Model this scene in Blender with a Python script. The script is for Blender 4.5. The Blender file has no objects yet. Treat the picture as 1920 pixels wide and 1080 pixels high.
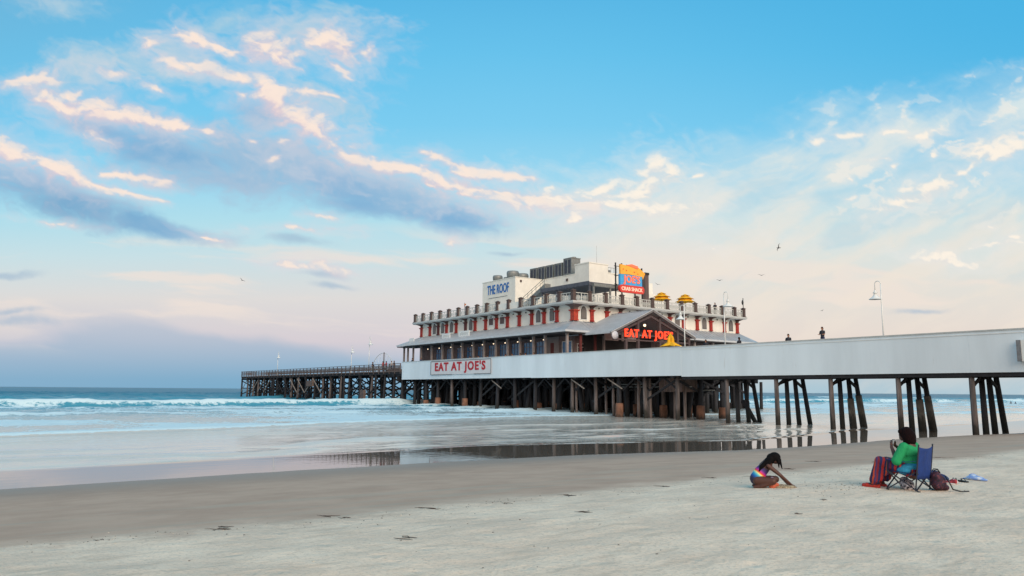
import bpy, bmesh, math, random
import numpy as np
from mathutils import Vector, Matrix, Euler
random.seed(7); rng = np.random.default_rng(7)
R = math.radians
sc = bpy.context.scene
col = sc.collection

# ------------------------------------------------------------------ camera
# world: +X runs along the shore to the right, +Y runs out to sea, metres
FPX = 1400.0
YAW = math.atan2(.585, .811); PITCH = math.atan(192.4/1400); ROLL = R(.45)
CM = (Matrix.Rotation(-YAW, 3, 'Z') @ Matrix.Rotation(math.pi/2+PITCH, 3, 'X') @ Matrix.Rotation(ROLL, 3, 'Z'))
cam = bpy.data.objects.new('camera', bpy.data.cameras.new('camera')); col.objects.link(cam)
cam.data.sensor_width = 36; cam.data.lens = FPX/1920*36
cam.matrix_world = Matrix.Translation((0, 0, 3)) @ CM.to_4x4()
cam.data.clip_start = .1; cam.data.clip_end = 60000
sc.camera = cam
sc.view_settings.view_transform = 'Standard'; sc.view_settings.look = 'None'
sc.view_settings.exposure = 0; sc.view_settings.gamma = 1

def lin(c):
    return tuple(((v/255)/12.92 if v/255 <= .04045 else ((v/255+.055)/1.055)**2.4) for v in c)

# ------------------------------------------------------------------ sky
SUN_EL = 7.0; SUN_AZ = 197.0      # compass-like, degrees clockwise from +Y: low, behind the viewer, over the land
world = bpy.data.worlds.new('World'); sc.world = world; world.use_nodes = True
wt = world.node_tree; wt.nodes.clear()
WN, WL = wt.nodes, wt.links
def wlink(a, b): WL.new(a, b)
def wmath(op, a, b=None, clamp=False):
    n = WN.new('ShaderNodeMath'); n.operation = op; n.use_clamp = clamp
    for i, v in enumerate((a, b)):
        if v is None: continue
        if isinstance(v, (int, float)): n.inputs[i].default_value = v
        else: wlink(v, n.inputs[i])
    return n.outputs[0]
def wdot(v, vec):
    n = WN.new('ShaderNodeVectorMath'); n.operation = 'DOT_PRODUCT'
    wlink(v, n.inputs[0]); n.inputs[1].default_value = vec; return n.outputs['Value']
def wcomb(x, y, z=0.0):
    n = WN.new('ShaderNodeCombineXYZ')
    for i, v in enumerate((x, y, z)):
        if isinstance(v, (int, float)): n.inputs[i].default_value = v
        else: wlink(v, n.inputs[i])
    return n.outputs[0]
def wmix(f, a, b):
    n = WN.new('ShaderNodeMix'); n.data_type = 'RGBA'
    for k, v in ((0, f), (6, a), (7, b)):
        if isinstance(v, (int, float)): n.inputs[k].default_value = v
        elif isinstance(v, tuple): n.inputs[k].default_value = (*v, 1)
        else: wlink(v, n.inputs[k])
    return n.outputs[2]
def wrange(v, a, b, c=0., d=1., smooth=True):
    n = WN.new('ShaderNodeMapRange'); n.interpolation_type = 'SMOOTHSTEP' if smooth else 'LINEAR'
    wlink(v, n.inputs[0])
    for i, x in enumerate((a, b, c, d)): n.inputs[i+1].default_value = x
    return n.outputs[0]
def wnoise(vec, scale, detail=6, rough=.55, dist=0., out=0):
    n = WN.new('ShaderNodeTexNoise'); wlink(vec, n.inputs['Vector'])
    n.inputs['Scale'].default_value = scale; n.inputs['Detail'].default_value = detail
    n.inputs['Roughness'].default_value = rough; n.inputs['Distortion'].default_value = dist
    return n.outputs[out]
def wmapping(vec, loc, rot, scale):   # subtract loc, unrotate, divide by scale
    n = WN.new('ShaderNodeMapping'); n.vector_type = 'TEXTURE'; wlink(vec, n.inputs[0])
    n.inputs[1].default_value = loc; n.inputs[2].default_value = (0, 0, rot); n.inputs[3].default_value = scale
    return n.outputs[0]
def wlen(v):
    n = WN.new('ShaderNodeVectorMath'); n.operation = 'LENGTH'; wlink(v, n.inputs[0]); return n.outputs['Value']
tc = WN.new('ShaderNodeTexCoord'); D = tc.outputs['Generated']
# bearings of the sky measured from a fixed direction out to sea (gnomonic, thousandths)
fx = CM @ Vector((0, 0, -1)); rx_ = CM @ Vector((1, 0, 0)); ux = CM @ Vector((0, 1, 0))
df = wdot(D, fx); dfc = wmath('MAXIMUM', df, .05)
U = wmath('ADD', wmath('MULTIPLY', wmath('DIVIDE', wdot(D, rx_), dfc), 1.4), .96)
V = wmath('SUBTRACT', .54, wmath('MULTIPLY', wmath('DIVIDE', wdot(D, ux), dfc), 1.4))
sepz = WN.new('ShaderNodeSeparateXYZ'); wlink(D, sepz.inputs[0]); DZ = sepz.outputs[2]
P0 = wcomb(U, V)
ramp = WN.new('ShaderNodeValToRGB'); cr = ramp.color_ramp
SKY = [(.00, (96, 187, 228)), (.14, (112, 196, 234)), (.32, (130, 205, 238)), (.45, (168, 215, 235)),
       (.56, (198, 222, 230)), (.68, (222, 220, 220)), (.80, (226, 213, 211)), (.90, (196, 200, 210)), (1.0, (138, 176, 206))]
while len(cr.elements) < len(SKY): cr.elements.new(.5)
for e, (p, c) in zip(cr.elements, SKY): e.position = p; e.color = (*lin(c), 1)
wlink(wrange(V, 0.0, .73, 0, 1, False), ramp.inputs[0])
base = ramp.outputs[0]
# everything behind the viewer: soft evening gradient, warm where the sun is going down
sunv = (math.sin(R(SUN_AZ)), math.cos(R(SUN_AZ)), math.tan(R(SUN_EL)))
back = WN.new('ShaderNodeValToRGB'); bc = back.color_ramp
BK = [(0., (246, 214, 190)), (.16, (226, 214, 208)), (.4, (170, 204, 222)), (1., (112, 178, 216))]
while len(bc.elements) < len(BK): bc.elements.new(.5)
for e, (p, c) in zip(bc.elements, BK): e.position = p; e.color = (*lin(c), 1)
wlink(DZ, back.inputs[0])
glow = wrange(wdot(D, tuple(Vector(sunv).normalized())), .3, 1., 0, .65)
bk = wmix(glow, back.outputs[0], (1.3, .95, .68))
cloudy = wmix(wrange(df, .18, .34), bk, base)
nish = WN.new('ShaderNodeTexSky'); nish.sky_type = 'NISHITA'; nish.sun_disc = False
nish.sun_elevation = R(SUN_EL); nish.sun_rotation = R(SUN_AZ); nish.air_density = 1.0; nish.dust_density = 1.0; nish.ozone_density = 2.0
scl = WN.new('ShaderNodeVectorMath'); scl.operation = 'SCALE'; wlink(cloudy, scl.inputs[0]); scl.inputs[3].default_value = 10.0
fin = wmix(.94, nish.outputs[0], scl.outputs[0])
bg = WN.new('ShaderNodeBackground'); wlink(fin, bg.inputs[0]); bg.inputs[1].default_value = .1
wo = WN.new('ShaderNodeOutputWorld'); wlink(bg.outputs[0], wo.inputs[0])

sun = bpy.data.objects.new('sun', bpy.data.lights.new('sun', 'SUN')); col.objects.link(sun)
sun.data.energy = 2.2; sun.data.angle = R(40); sun.data.color = (1.0, .86, .72)
sun.rotation_euler = (R(62), 0, math.pi - R(SUN_AZ)); sun.location = (-20, -40, 30)
sd = Vector((math.sin(R(SUN_AZ))*math.cos(R(28)), math.cos(R(SUN_AZ))*math.cos(R(28)), math.sin(R(28))))
sun.rotation_euler = sd.to_track_quat('Z', 'Y').to_euler()

# ------------------------------------------------------------------ helpers
class T:    # tiny node helper for materials
    def __init__(s, name):
        s.m = bpy.data.materials.new(name); s.m.use_nodes = True; s.t = s.m.node_tree
        s.b = s.t.nodes['Principled BSDF']; s.o = s.t.nodes['Material Output']
    def new(s, k, **kw):
        n = s.t.nodes.new(k)
        for a, b in kw.items(): setattr(n, a, b)
        return n
    def L(s, a, b): s.t.links.new(a, b)
    def setin(s, sock, v):
        if hasattr(v, 'is_linked') or isinstance(v, bpy.types.NodeSocket): s.L(v, sock)
        elif isinstance(v, tuple) and len(v) == 3 and sock.type == 'RGBA': sock.default_value = (*v, 1)
        else: sock.default_value = v
    def math(s, op, a, b=None, clamp=False):
        n = s.new('ShaderNodeMath', operation=op, use_clamp=clamp); s.setin(n.inputs[0], a)
        if b is not None: s.setin(n.inputs[1], b)
        return n.outputs[0]
    def mix(s, f, a, b):
        n = s.new('ShaderNodeMix', data_type='RGBA'); s.setin(n.inputs[0], f); s.setin(n.inputs[6], a); s.setin(n.inputs[7], b); return n.outputs[2]
    def rng(s, v, a, b, c=0., d=1.):
        n = s.new('ShaderNodeMapRange', interpolation_type='SMOOTHSTEP'); s.setin(n.inputs[0], v)
        for i, x in enumerate((a, b, c, d)): s.setin(n.inputs[i+1], x)
        return n.outputs[0]
    def pos(s, scale=(1, 1, 1), obj=False):
        g = s.new('ShaderNodeTexCoord').outputs['Object'] if obj else s.new('ShaderNodeNewGeometry').outputs['Position']
        n = s.new('ShaderNodeVectorMath', operation='MULTIPLY'); s.L(g, n.inputs[0]); n.inputs[1].default_value = scale; return n.outputs[0]
    def noise(s, vec, scale, detail=5, rough=.55, out=0):
        n = s.new('ShaderNodeTexNoise'); s.L(vec, n.inputs['Vector']); n.inputs['Scale'].default_value = scale
        n.inputs['Detail'].default_value = detail; n.inputs['Roughness'].default_value = rough; return n.outputs[out]
    def bump(s, h, strength, dist=1., nrm=None):
        n = s.new('ShaderNodeBump'); s.setin(n.inputs['Strength'], strength); s.setin(n.inputs['Distance'], dist); s.L(h, n.inputs['Height'])
        if nrm: s.L(nrm, n.inputs['Normal'])
        return n.outputs[0]
MATS = {}
def mat(name, c, rough=.6, var=.18, scale=1.5, bump=0., bscale=20, metal=0., emis=None, streak=None, obj=False):
    if name in MATS: return MATS[name]
    t = T(name); c = lin(c)
    p = t.pos(streak or (1, 1, 1), obj)
    n = t.noise(p, scale, 6, .6)
    lo = tuple(v*(1-var) for v in c); hi = tuple(min(1, v*(1+var)) for v in c)
    t.L(t.mix(t.rng(n, .3, .7), lo, hi), t.b.inputs['Base Color'])
    t.b.inputs['Roughness'].default_value = rough; t.b.inputs['Metallic'].default_value = metal
    if bump:
        t.L(t.bump(t.noise(p, bscale, 4), bump, .02), t.b.inputs['Normal'])
    if emis:
        t.b.inputs['Emission Color'].default_value = (*lin(emis[0]), 1); t.b.inputs['Emission Strength'].default_value = emis[1]
    MATS[name] = t.m; return t.m

class MB:
    def __init__(s): s.v = []; s.f = []; s.mi = []; s.sm = []
    def add(s, vs, fs, mi=0, smooth=False):
        o = len(s.v); s.v += [tuple(v) for v in vs]
        for f in fs: s.f.append(tuple(i+o for i in f)); s.mi.append(mi); s.sm.append(smooth)
        return s
    def box(s, x0, x1, y0, y1, z0, z1, mi=0):
        return s.add([(x0, y0, z0), (x1, y0, z0), (x1, y1, z0), (x0, y1, z0), (x0, y0, z1), (x1, y0, z1), (x1, y1, z1), (x0, y1, z1)],
                     [(0, 3, 2, 1), (4, 5, 6, 7), (0, 1, 5, 4), (1, 2, 6, 5), (2, 3, 7, 6), (3, 0, 4, 7)], mi)
    def cyl(s, a, b, r1, r2=None, n=10, mi=0, cap=True, smooth=True):
        r2 = r1 if r2 is None else r2; a = Vector(a); b = Vector(b); d = (b-a)
        if d.length < 1e-9: return s
        d.normalize(); u = d.orthogonal().normalized(); w = d.cross(u)
        vs = []
        for c, r in ((a, r1), (b, r2)):
            for k in range(n):
                t = 2*math.pi*k/n; vs.append(c + u*math.cos(t)*r + w*math.sin(t)*r)
        s.add(vs, [(k, (k+1) % n, n+(k+1) % n, n+k) for k in range(n)], mi, smooth)
        if cap: s.add(vs[:n], [tuple(range(n))[::-1]], mi); s.add(vs[n:], [tuple(range(n))], mi)
        return s
    def bar(s, a, b, w, h=None, mi=0):
        h = w if h is None else h
        a = Vector(a); b = Vector(b); d = (b-a).normalized(); up = Vector((0, 0, 1))
        if abs(d.z) > .95: up = Vector((0, 1, 0))
        u = d.cross(up).normalized()*w/2; q = u.cross(d).normalized()*h/2
        vs = [a-u-q, a+u-q, a+u+q, a-u+q, b-u-q, b+u-q, b+u+q, b-u+q]
        return s.add(vs, [(0, 3, 2, 1), (4, 5, 6, 7), (0, 1, 5, 4), (1, 2, 6, 5), (2, 3, 7, 6), (3, 0, 4, 7)], mi)
    def tube(s, pts, r, n=8, mi=0):
        rs = r if isinstance(r, (list, tuple)) else [r]*len(pts)
        pts = [Vector(p) for p in pts]; vs = []; pu = None
        for i, p in enumerate(pts):
            d = (pts[min(i+1, len(pts)-1)]-pts[max(i-1, 0)]).normalized()
            u = (pu - d*pu.dot(d)).normalized() if pu is not None else d.orthogonal().normalized(); pu = u
            w = d.cross(u)
            for k in range(n):
                t = 2*math.pi*k/n; vs.append(p + (u*math.cos(t)+w*math.sin(t))*rs[i])
        fs = [(i*n+k, i*n+(k+1) % n, (i+1)*n+(k+1) % n, (i+1)*n+k) for i in range(len(pts)-1) for k in range(n)]
        s.add(vs, fs, mi, True); m = len(pts)-1
        s.add(vs[:n], [tuple(range(n))[::-1]], mi); s.add(vs[m*n:], [tuple(range(n))], mi)
        return s
    def lathe(s, c, prof, n=16, mi=0, smooth=True):    # prof: (r, z) from bottom to top
        vs = []
        for r, z in prof:
            for k in range(n):
                t = 2*math.pi*k/n; vs.append((c[0]+r*math.cos(t), c[1]+r*math.sin(t), c[2]+z))
        fs = [(i*n+k, i*n+(k+1) % n, (i+1)*n+(k+1) % n, (i+1)*n+k) for i in range(len(prof)-1) for k in range(n)]
        return s.add(vs, fs, mi, smooth)
    def poly(s, pts, d, mi=0):      # closed prism: polygon pts pushed along vector d
        n = len(pts); d = Vector(d); vs = [Vector(p) for p in pts]; vs += [p+d for p in vs]
        return s.add(vs, [tuple(range(n))[::-1], tuple(range(n, 2*n))] + [(i, (i+1) % n, n+(i+1) % n, n+i) for i in range(n)], mi)
    def sphere(s, c, r, n=12, m=8, mi=0, sc3=(1, 1, 1), rot=None):
        vs = []
        for i in range(m+1):
            ph = math.pi*i/m
            for k in range(n):
                t = 2*math.pi*k/n
                p = Vector((math.sin(ph)*math.cos(t)*r*sc3[0], math.sin(ph)*math.sin(t)*r*sc3[1], math.cos(ph)*r*sc3[2]))
                if rot: p = rot @ p
                vs.append(Vector(c)+p)
        return s.add(vs, [(i*n+k, (i+1)*n+k, (i+1)*n+(k+1) % n, i*n+(k+1) % n) for i in range(m) for k in range(n)], mi, True)
    def mesh(s, name, mats):
        me = bpy.data.meshes.new(name); me.from_pydata(s.v, [], s.f)
        for m in (mats if isinstance(mats, (list, tuple)) else [mats]): me.materials.append(m)
        me.polygons.foreach_set('material_index', s.mi); me.polygons.foreach_set('use_smooth', s.sm)
        bm = bmesh.new(); bm.from_mesh(me); bmesh.ops.remove_doubles(bm, verts=bm.verts, dist=1e-5)
        bmesh.ops.recalc_face_normals(bm, faces=bm.faces); bm.to_mesh(me); bm.free(); me.update(); return me
def tag(o, label=None, cat=None, group=None, kind=None):
    if label: o['label'] = label
    if cat: o['category'] = cat
    if group: o['group'] = group
    if kind: o['kind'] = kind
    return o
def ob(name, mb, mats, parent=None, loc=(0, 0, 0), rot=(0, 0, 0), scale=None, **kw):
    me = mb.mesh(name, mats) if isinstance(mb, MB) else mb
    o = bpy.data.objects.new(name, me); col.objects.link(o)
    o.location = loc; o.rotation_euler = rot
    if scale: o.scale = scale
    if parent: o.parent = parent
    return tag(o, **kw)
def empty(name, loc=(0, 0, 0), rz=0, **kw):
    o = bpy.data.objects.new(name, None); col.objects.link(o); o.location = loc; o.rotation_euler = (0, 0, rz); return tag(o, **kw)
def copy_tree(o, parent=None):
    c = o.copy(); col.objects.link(c)
    if parent: c.parent = parent
    for ch in [x for x in bpy.data.objects if x.parent == o]: copy_tree(ch, c)
    return c
def copy_thing(o, loc, rz=0, label=None, group=None):
    c = copy_tree(o); c.location = loc; c.rotation_euler = (0, 0, rz)
    if label: c['label'] = label
    if group: c['group'] = group
    return c
_bold = {}
def text_mb(txt, size, depth=.02, bold=.012, width=1.0, space=1.0):
    cu = bpy.data.curves.new('lettering', 'FONT'); cu.body = txt; cu.size = size; cu.extrude = depth/2; cu.offset = bold*size
    cu.align_x = 'CENTER'; cu.align_y = 'CENTER'; cu.resolution_u = 3; cu.space_character = space
    o = bpy.data.objects.new('lettering', cu); col.objects.link(o)
    dg = bpy.context.evaluated_depsgraph_get(); me = bpy.data.meshes.new_from_object(o.evaluated_get(dg))
    mb = MB(); xs = [v.co for v in me.vertices]
    cx = (max(v.x for v in xs)+min(v.x for v in xs))/2; cy = (max(v.y for v in xs)+min(v.y for v in xs))/2
    mb.add([((v.x-cx)*width, v.y-cy, v.z) for v in xs], [tuple(p.vertices) for p in me.polygons])
    bpy.data.objects.remove(o); bpy.data.curves.remove(cu); bpy.data.meshes.remove(me); return mb
ROT_SIDE = (math.pi/2, 0, -math.pi/2)    # face turned towards -X, reads along -Y
ROT_FRONT = (math.pi/2, 0, 0)            # face turned towards -Y, reads along +X
def hull_mb(prims):
    """Tapered capsules and ellipsoids, later fused into one skin."""
    mb = MB()
    for p in prims:
        if p[0] == 'c':
            _, a, b, r1, r2 = p
            mb.sphere(a, r1, 14, 10); mb.sphere(b, r2, 14, 10); mb.cyl(a, b, r1, r2, 14)
        else:
            _, c, rad, *rt = p
            rot = Euler(rt[0]).to_matrix() if rt else None
            mb.sphere(c, 1, 18, 12, sc3=rad, rot=rot)
    return mb
def fused(name, prims, voxel, mats, smooth=3, **kw):
    me = hull_mb(prims).mesh(name, mats)
    o = bpy.data.objects.new('fuse', me); col.objects.link(o)
    m = o.modifiers.new('r', 'REMESH'); m.mode = 'VOXEL'; m.voxel_size = voxel; m.use_smooth_shade = True
    if smooth:
        k = o.modifiers.new('s', 'SMOOTH'); k.factor = .5; k.iterations = smooth
    dg = bpy.context.evaluated_depsgraph_get(); dg.update()
    out = bpy.data.meshes.new_from_object(o.evaluated_get(dg)); out.name = name
    out.materials.clear(); out.materials.append(mats)
    for p in out.polygons: p.use_smooth = True; p.material_index = 0
    bpy.data.objects.remove(o); bpy.data.meshes.remove(me)
    return ob(name, out, mats, **kw)

# value noise in numpy for the relief of sand and sea
_tab = rng.random((256, 256))
def vn(x, y):
    xi = np.floor(x).astype(int); yi = np.floor(y).astype(int); fx_ = x-xi; fy_ = y-yi
    fx_ = fx_*fx_*(3-2*fx_); fy_ = fy_*fy_*(3-2*fy_)
    g = lambda a, b: _tab[a & 255, b & 255]
    return (g(xi, yi)*(1-fx_)+g(xi+1, yi)*fx_)*(1-fy_) + (g(xi, yi+1)*(1-fx_)+g(xi+1, yi+1)*fx_)*fy_
def fbm(x, y, o=4):
    s = 0; a = .5; t = 0
    for i in range(o): s = s+a*vn(x*2**i+17*i, y*2**i+31*i); t += a; a *= .5
    return s/t
def grid_mesh(name, xs, ys, zf, m):
    X, Y = np.meshgrid(xs, ys); Z = zf(X, Y)
    nx, ny = len(xs), len(ys)
    me = bpy.data.meshes.new(name); co = np.stack([X, Y, Z], -1).reshape(-1, 3)
    me.vertices.add(nx*ny); me.vertices.foreach_set('co', co.ravel())
    i = np.arange((ny-1)*(nx-1)); r = i//(nx-1); c = i % (nx-1); a = r*nx+c
    q = np.stack([a, a+1, a+nx+1, a+nx], -1)
    me.loops.add(q.size); me.loops.foreach_set('vertex_index', q.ravel().astype(np.int32))
    me.polygons.add(len(q)); me.polygons.foreach_set('loop_start', (np.arange(len(q))*4).astype(np.int32)); me.polygons.foreach_set('loop_total', np.full(len(q), 4, np.int32))
    me.polygons.foreach_set('use_smooth', np.ones(len(q), bool)); me.materials.append(m); me.update(calc_edges=True); me.validate()
    return me, X, Y, Z
def steps(segs):
    out = [segs[0][0]]
    for a, b, n, p in segs:
        t = np.linspace(0, 1, n+1)[1:]; out += list(a+(b-a)*t**p)
    return np.array(out)


# ------------------------------------------------------------------ clouds: a far shell of sky that carries them
def sm(x, a, b):
    t = np.clip((x-a)/(b-a), 0, 1); return t*t*(3-2*t)
def build_sky():
    nu, nv = 1150, 620
    u = np.linspace(-160, 2080, nu); v = np.linspace(-420, 770, nv)
    U_, V_ = np.meshgrid(u, v)
    def nz(sx_, sy_, rot, o=6, ox=0., oy=0., uu=None, vv=None):
        uu = U_ if uu is None else uu; vv = V_ if vv is None else vv
        c, s_ = math.cos(R(rot)), math.sin(R(rot))
        return fbm((uu*c+vv*s_)/sx_+ox+50, (-uu*s_+vv*c)/sy_+oy+50, o)
    w1 = nz(150, 90, 8, 6, 3, 1)-.5; w2 = nz(150, 90, 8, 6, 13, 7)-.5
    w1 = w1-w1.mean(); w2 = w2-w2.mean()
    UW = U_+w1*75; VW = V_+w2*42
    w3 = nz(34, 20, 10, 5, 23, 4)-.5; w4 = nz(34, 20, 10, 5, 33, 9)-.5
    UF = UW+w3*34; VF = VW+w4*20
    ne = .6*(nz(60, 30, 10, 7, 5, 5, UF, VF)-.5)+.55*(nz(17, 10, 12, 5, 8, 2, UF, VF)-.5)
    nl = nz(260, 90, 10, 5, 15, 5, UW, VW)-.5
    def ell(lst, gain=1.0, edge=1.6, lo=0., hi=.55, fine=True, strokes=()):
        acc = np.zeros_like(U_)-3
        A, B = (UF, VF) if fine else (UW, VW)
        for pl in strokes:      # long banks follow a line of (x, y, half width)
            for (x0, y0, t0), (x1, y1, t1) in zip(pl[:-1], pl[1:]):
                ex, ey = x1-x0, y1-y0; A2 = .5*(A+U_); B2 = .5*(B+V_)
                k = np.clip(((A2-x0)*ex+(B2-y0)*ey)/(ex*ex+ey*ey), 0, 1)
                dx = A2-x0-k*ex; dy = B2-y0-k*ey; th = (t0+(t1-t0)*k)*np.where(dy > 0, 1.7, 1.0)
                acc = np.maximum(acc, 1.15-np.sqrt(dx*dx*.4+dy*dy)/th)
        for (cx, cy, rx, ry, rot, *st) in lst:
            c, s_ = math.cos(R(rot)), math.sin(R(rot)); dx = A-cx; dy = B-cy
            q = np.sqrt(((dx*c+dy*s_)/rx)**2+((-dx*s_+dy*c)/ry)**2)
            acc = np.maximum(acc, (1.12-q)*gain*1.0-(1-(st[0] if st else 1))*.35)
        return sm(acc+ne*edge, lo, hi)
    C = lambda *c: np.array(lin(c))
    stops = [(-420, (60, 160, 215)), (0, (92, 184, 230)), (100, (104, 194, 236)), (235, (124, 204, 240)), (330, (152, 214, 240)), (410, (176, 222, 236)), (480, (200, 224, 230)),
             (560, (222, 219, 217)), (640, (214, 206, 212)), (690, (170, 188, 208)), (735, (122, 168, 200)), (770, (110, 158, 192))]
    st = np.array([s_[0] for s_ in stops]); sc_ = np.array([lin(s_[1]) for s_ in stops])
    rgb = np.stack([np.interp(V_, st, sc_[:, k]) for k in range(3)], -1)
    def over(a, c):
        nonlocal rgb
        a = np.clip(a, 0, 1)[..., None]; rgb = rgb*(1-a)+c*a
    def lerp(t, a, b): t = np.clip(t, 0, 1)[..., None]; return a*(1-t)+b*t
    over(sm(U_, 900, 2000)*sm(V_, 430, 0)*.8, C(72, 178, 228))
    over(sm(U_, 600, -100)*sm(V_, 300, -100)*.6, C(122, 182, 212))
    over(sm(U_, 450, -50)*sm(V_, 540, 670)*.55, C(176, 192, 212))
    over(sm(U_, 700, 1500)*sm(V_, 300, 560)*.85, lerp((V_-480)/160, C(214, 226, 224), C(232, 217, 206)))
    over(sm(U_, 500, 1200)*sm(V_, 650, 738)*.9, C(150, 192, 212))
    # slate bank low over the sea
    hb = 640+nl*70-(np.exp(-((U_-280)/260)**2))*34+np.clip(U_-500, 0, 900)*.16
    over(sm(V_, hb-12, hb+18)*sm(U_, 980, 560)*.75, lerp((V_-600)/110, C(186, 195, 210), C(124, 172, 202)))
    # broad thin veils on the lower left
    vb = sm(nz(420, 40, 4, 6, 2, 3, UW, VW), .50, .66)
    over(vb*sm(V_, 400, 500)*sm(V_, 680, 560)*.75, C(240, 226, 216))
    # cirrus fan, right
    ln = (U_-1000)*.262+(V_-345)+nl*90+ne*50
    cf = sm(ln, -20, 95)*sm(U_, 900, 1230)
    r1_ = nz(330, 34, -27, 7, 2, 3, UW, VW); r2_ = nz(150, 60, -18, 6, 7, 3, UF, VF); r3_ = nz(46, 20, -24, 5, 9, 3, UF, VF)
    cd = sm(.5*r1_+.32*r2_+.18*r3_, .40, .62)
    over(cf*(.38+.60*cd)*np.interp(V_, [0, 540, 700], [1, .85, .3]), lerp((V_-200)/350, C(220, 232, 232), C(240, 228, 214)))
    hole = sm(nz(240, 60, -20, 5, 41, 3, UW, VW), .56, .70)*cf*sm(V_, 250, 330)*sm(V_, 560, 480)
    over(hole*.3, C(160, 206, 226))
    puff = sm(r3_+.4*ne, .60, .72)*cf*sm(U_, 1420, 1560)*sm(V_, 470, 330)
    over(puff*.55, C(244, 238, 228))
    # thin ice cloud
    thin = ell([(180, 125, 190, 48, -4, .9), (320, 95, 110, 40, 20, .8), (120, 10, 130, 40, 0, .5), (560, 60, 200, 75, 5, .8), (430, 40, 120, 34, -15, .7), (610, 10, 70, 22, 10, .8), (600, 190, 120, 40, 20, .7), (340, 140, 200, 30, 5, .5)], 1, 1.2, -.1, 1.2)
    over(thin*.8, lerp(nl*4+.5, C(168, 205, 224), C(200, 214, 222)))
    dl = [(330, 285, 205, 58, 18), (500, 305, 250, 70, 10), (680, 350, 260, 50, 11), (840, 398, 110, 34, 13, .9), (700, 385, 190, 26, 6, .8), (430, 330, 230, 34, 6, .9), (190, 240, 110, 26, 18, .7), (500, 220, 80, 40, 20, .5),
          (20, 340, 190, 42, 12), (130, 385, 190, 40, 13), (280, 425, 170, 24, 8, .95),
          ]
    dsm = [(20, 514, 60, 8, 0), (30, 580, 70, 8, 0, .9), (30, 600, 90, 15, 0, .9), (560, 455, 70, 10, 8, .8), (610, 517, 70, 9, 3, .8), (630, 537, 54, 8, 2, .9), (1730, 585, 70, 7, -4, .9), (960, 470, 60, 6, 0, .4)]
    over(ell(dsm, 1, .8, -.1, 1.0, False)*.6, C(158, 184, 208))
    dm = ell(dl, 1, .9, -.22, .85, False)
    dcol = lerp(sm(nl, -.16, .18)*.9+ne*.5, C(120, 172, 212), C(160, 192, 218))
    dcol = dcol*(1-.55*(sm(U_, 420, 60)*sm(V_, 320, 380))[..., None])+C(92, 152, 194)*(.55*(sm(U_, 420, 60)*sm(V_, 320, 380))[..., None])
    over(dm*.92, dcol)
    warm = sm(nl+ne*.5, .0, .3)*dm
    over(warm*.10, C(226, 204, 206))
    ll = [(115, 190, 60, 13, 16), (175, 205, 50, 14, 12), (240, 218, 50, 11, 8, .95), (320, 236, 70, 10, 10, .85), (195, 256, 40, 11, 20, .55),
          (495, 88, 30, 32, 35, .95), (530, 112, 40, 24, 20), (610, 78, 42, 20, 0), (650, 96, 56, 24, 8, .9), (700, 102, 30, 20, 0, .8), (630, 132, 26, 10, 40, .7), (450, 96, 30, 8, 0, .8),
          (372, 68, 34, 13, 18, .9), (412, 80, 20, 8, 30, .85), (290, 85, 22, 12, 20, .7), (320, 120, 34, 7, 25, .95), (392, 132, 40, 7, 20, .95), (435, 148, 28, 7, 10, .95),
          (50, 150, 44, 9, -8, .9), (95, 152, 20, 7, 8, .9), (205, 140, 28, 9, 10, .7), (140, 177, 18, 5, 0, .95), (290, 172, 30, 6, 25, .6),
          (478, 162, 22, 13, 20), (500, 178, 26, 16, 35), (580, 185, 58, 8, 4, .9), (448, 178, 14, 8, 0, .9), (528, 212, 26, 10, 0, .9), (588, 235, 34, 18, 25), (618, 252, 30, 14, 30),
          (620, 272, 24, 10, 50), (645, 292, 30, 9, 30), (700, 300, 50, 8, 2), (760, 308, 45, 8, 8), (802, 322, 26, 8, 30), (820, 340, 24, 9, 40), (870, 352, 56, 8, 10), (940, 362, 60, 8, 8), (1010, 372, 60, 10, 8), (1070, 382, 50, 11, 4),
          (815, 284, 28, 7, 12, .95), (842, 298, 30, 7, 40, .9), (880, 318, 50, 9, 14, .9), (945, 328, 50, 5, 8, .95), (1085, 412, 14, 8, -10, .8), (985, 332, 18, 7, -10, .8),
          (25, 284, 50, 15, 16, .85), (80, 308, 50, 12, 24, .8), (160, 336, 60, 8, 14, .7), (225, 322, 30, 6, 4, .9), (280, 330, 46, 8, 8, .9), (395, 442, 30, 4, 12, .5), (600, 410, 26, 5, 0, .6),
          (540, 500, 40, 5, 4, .9), (600, 503, 70, 7, 6, .85), (560, 432, 80, 5, 4, .55), (845, 452, 18, 8, -10, .8), (520, 300, 14, 5, 0, .6), (545, 270, 12, 4, 10, .7), (490, 268, 12, 5, 0, .7), (90, 420, 60, 4, 6, .3)]
    ll = [(a_, b_, r1*1.18, r2*1.42, *o_) for (a_, b_, r1, r2, *o_) in ll]
    ST = [[(495, 168, 14), (520, 205, 13), (580, 235, 20), (622, 264, 18), (652, 292, 13), (710, 301, 12), (800, 316, 13), (842, 340, 14), (905, 354, 13), (1000, 368, 14), (1115, 387, 10)],
          [(76, 184, 10), (140, 200, 15), (200, 212, 14), (260, 222, 12), (340, 236, 10), (400, 246, 4)],
          [(-40, 270, 14), (50, 290, 17), (110, 318, 14), (180, 345, 9), (260, 368, 6), (320, 374, 3)],
          [(792, 278, 7), (840, 296, 11), (880, 316, 9), (940, 326, 7), (1002, 332, 5)], [(200, 322, 5), (250, 326, 8), (320, 338, 6)], [(10, 152, 6), (60, 146, 9), (105, 153, 5)], [(340, 62, 8), (380, 74, 12), (425, 90, 6)], [(355, 118, 5), (400, 134, 8), (452, 152, 6)]]
    vp = .72+.56*(nz(70, 34, 10, 6, 61, 5, UW, VW)-.5)*2+.2
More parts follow.
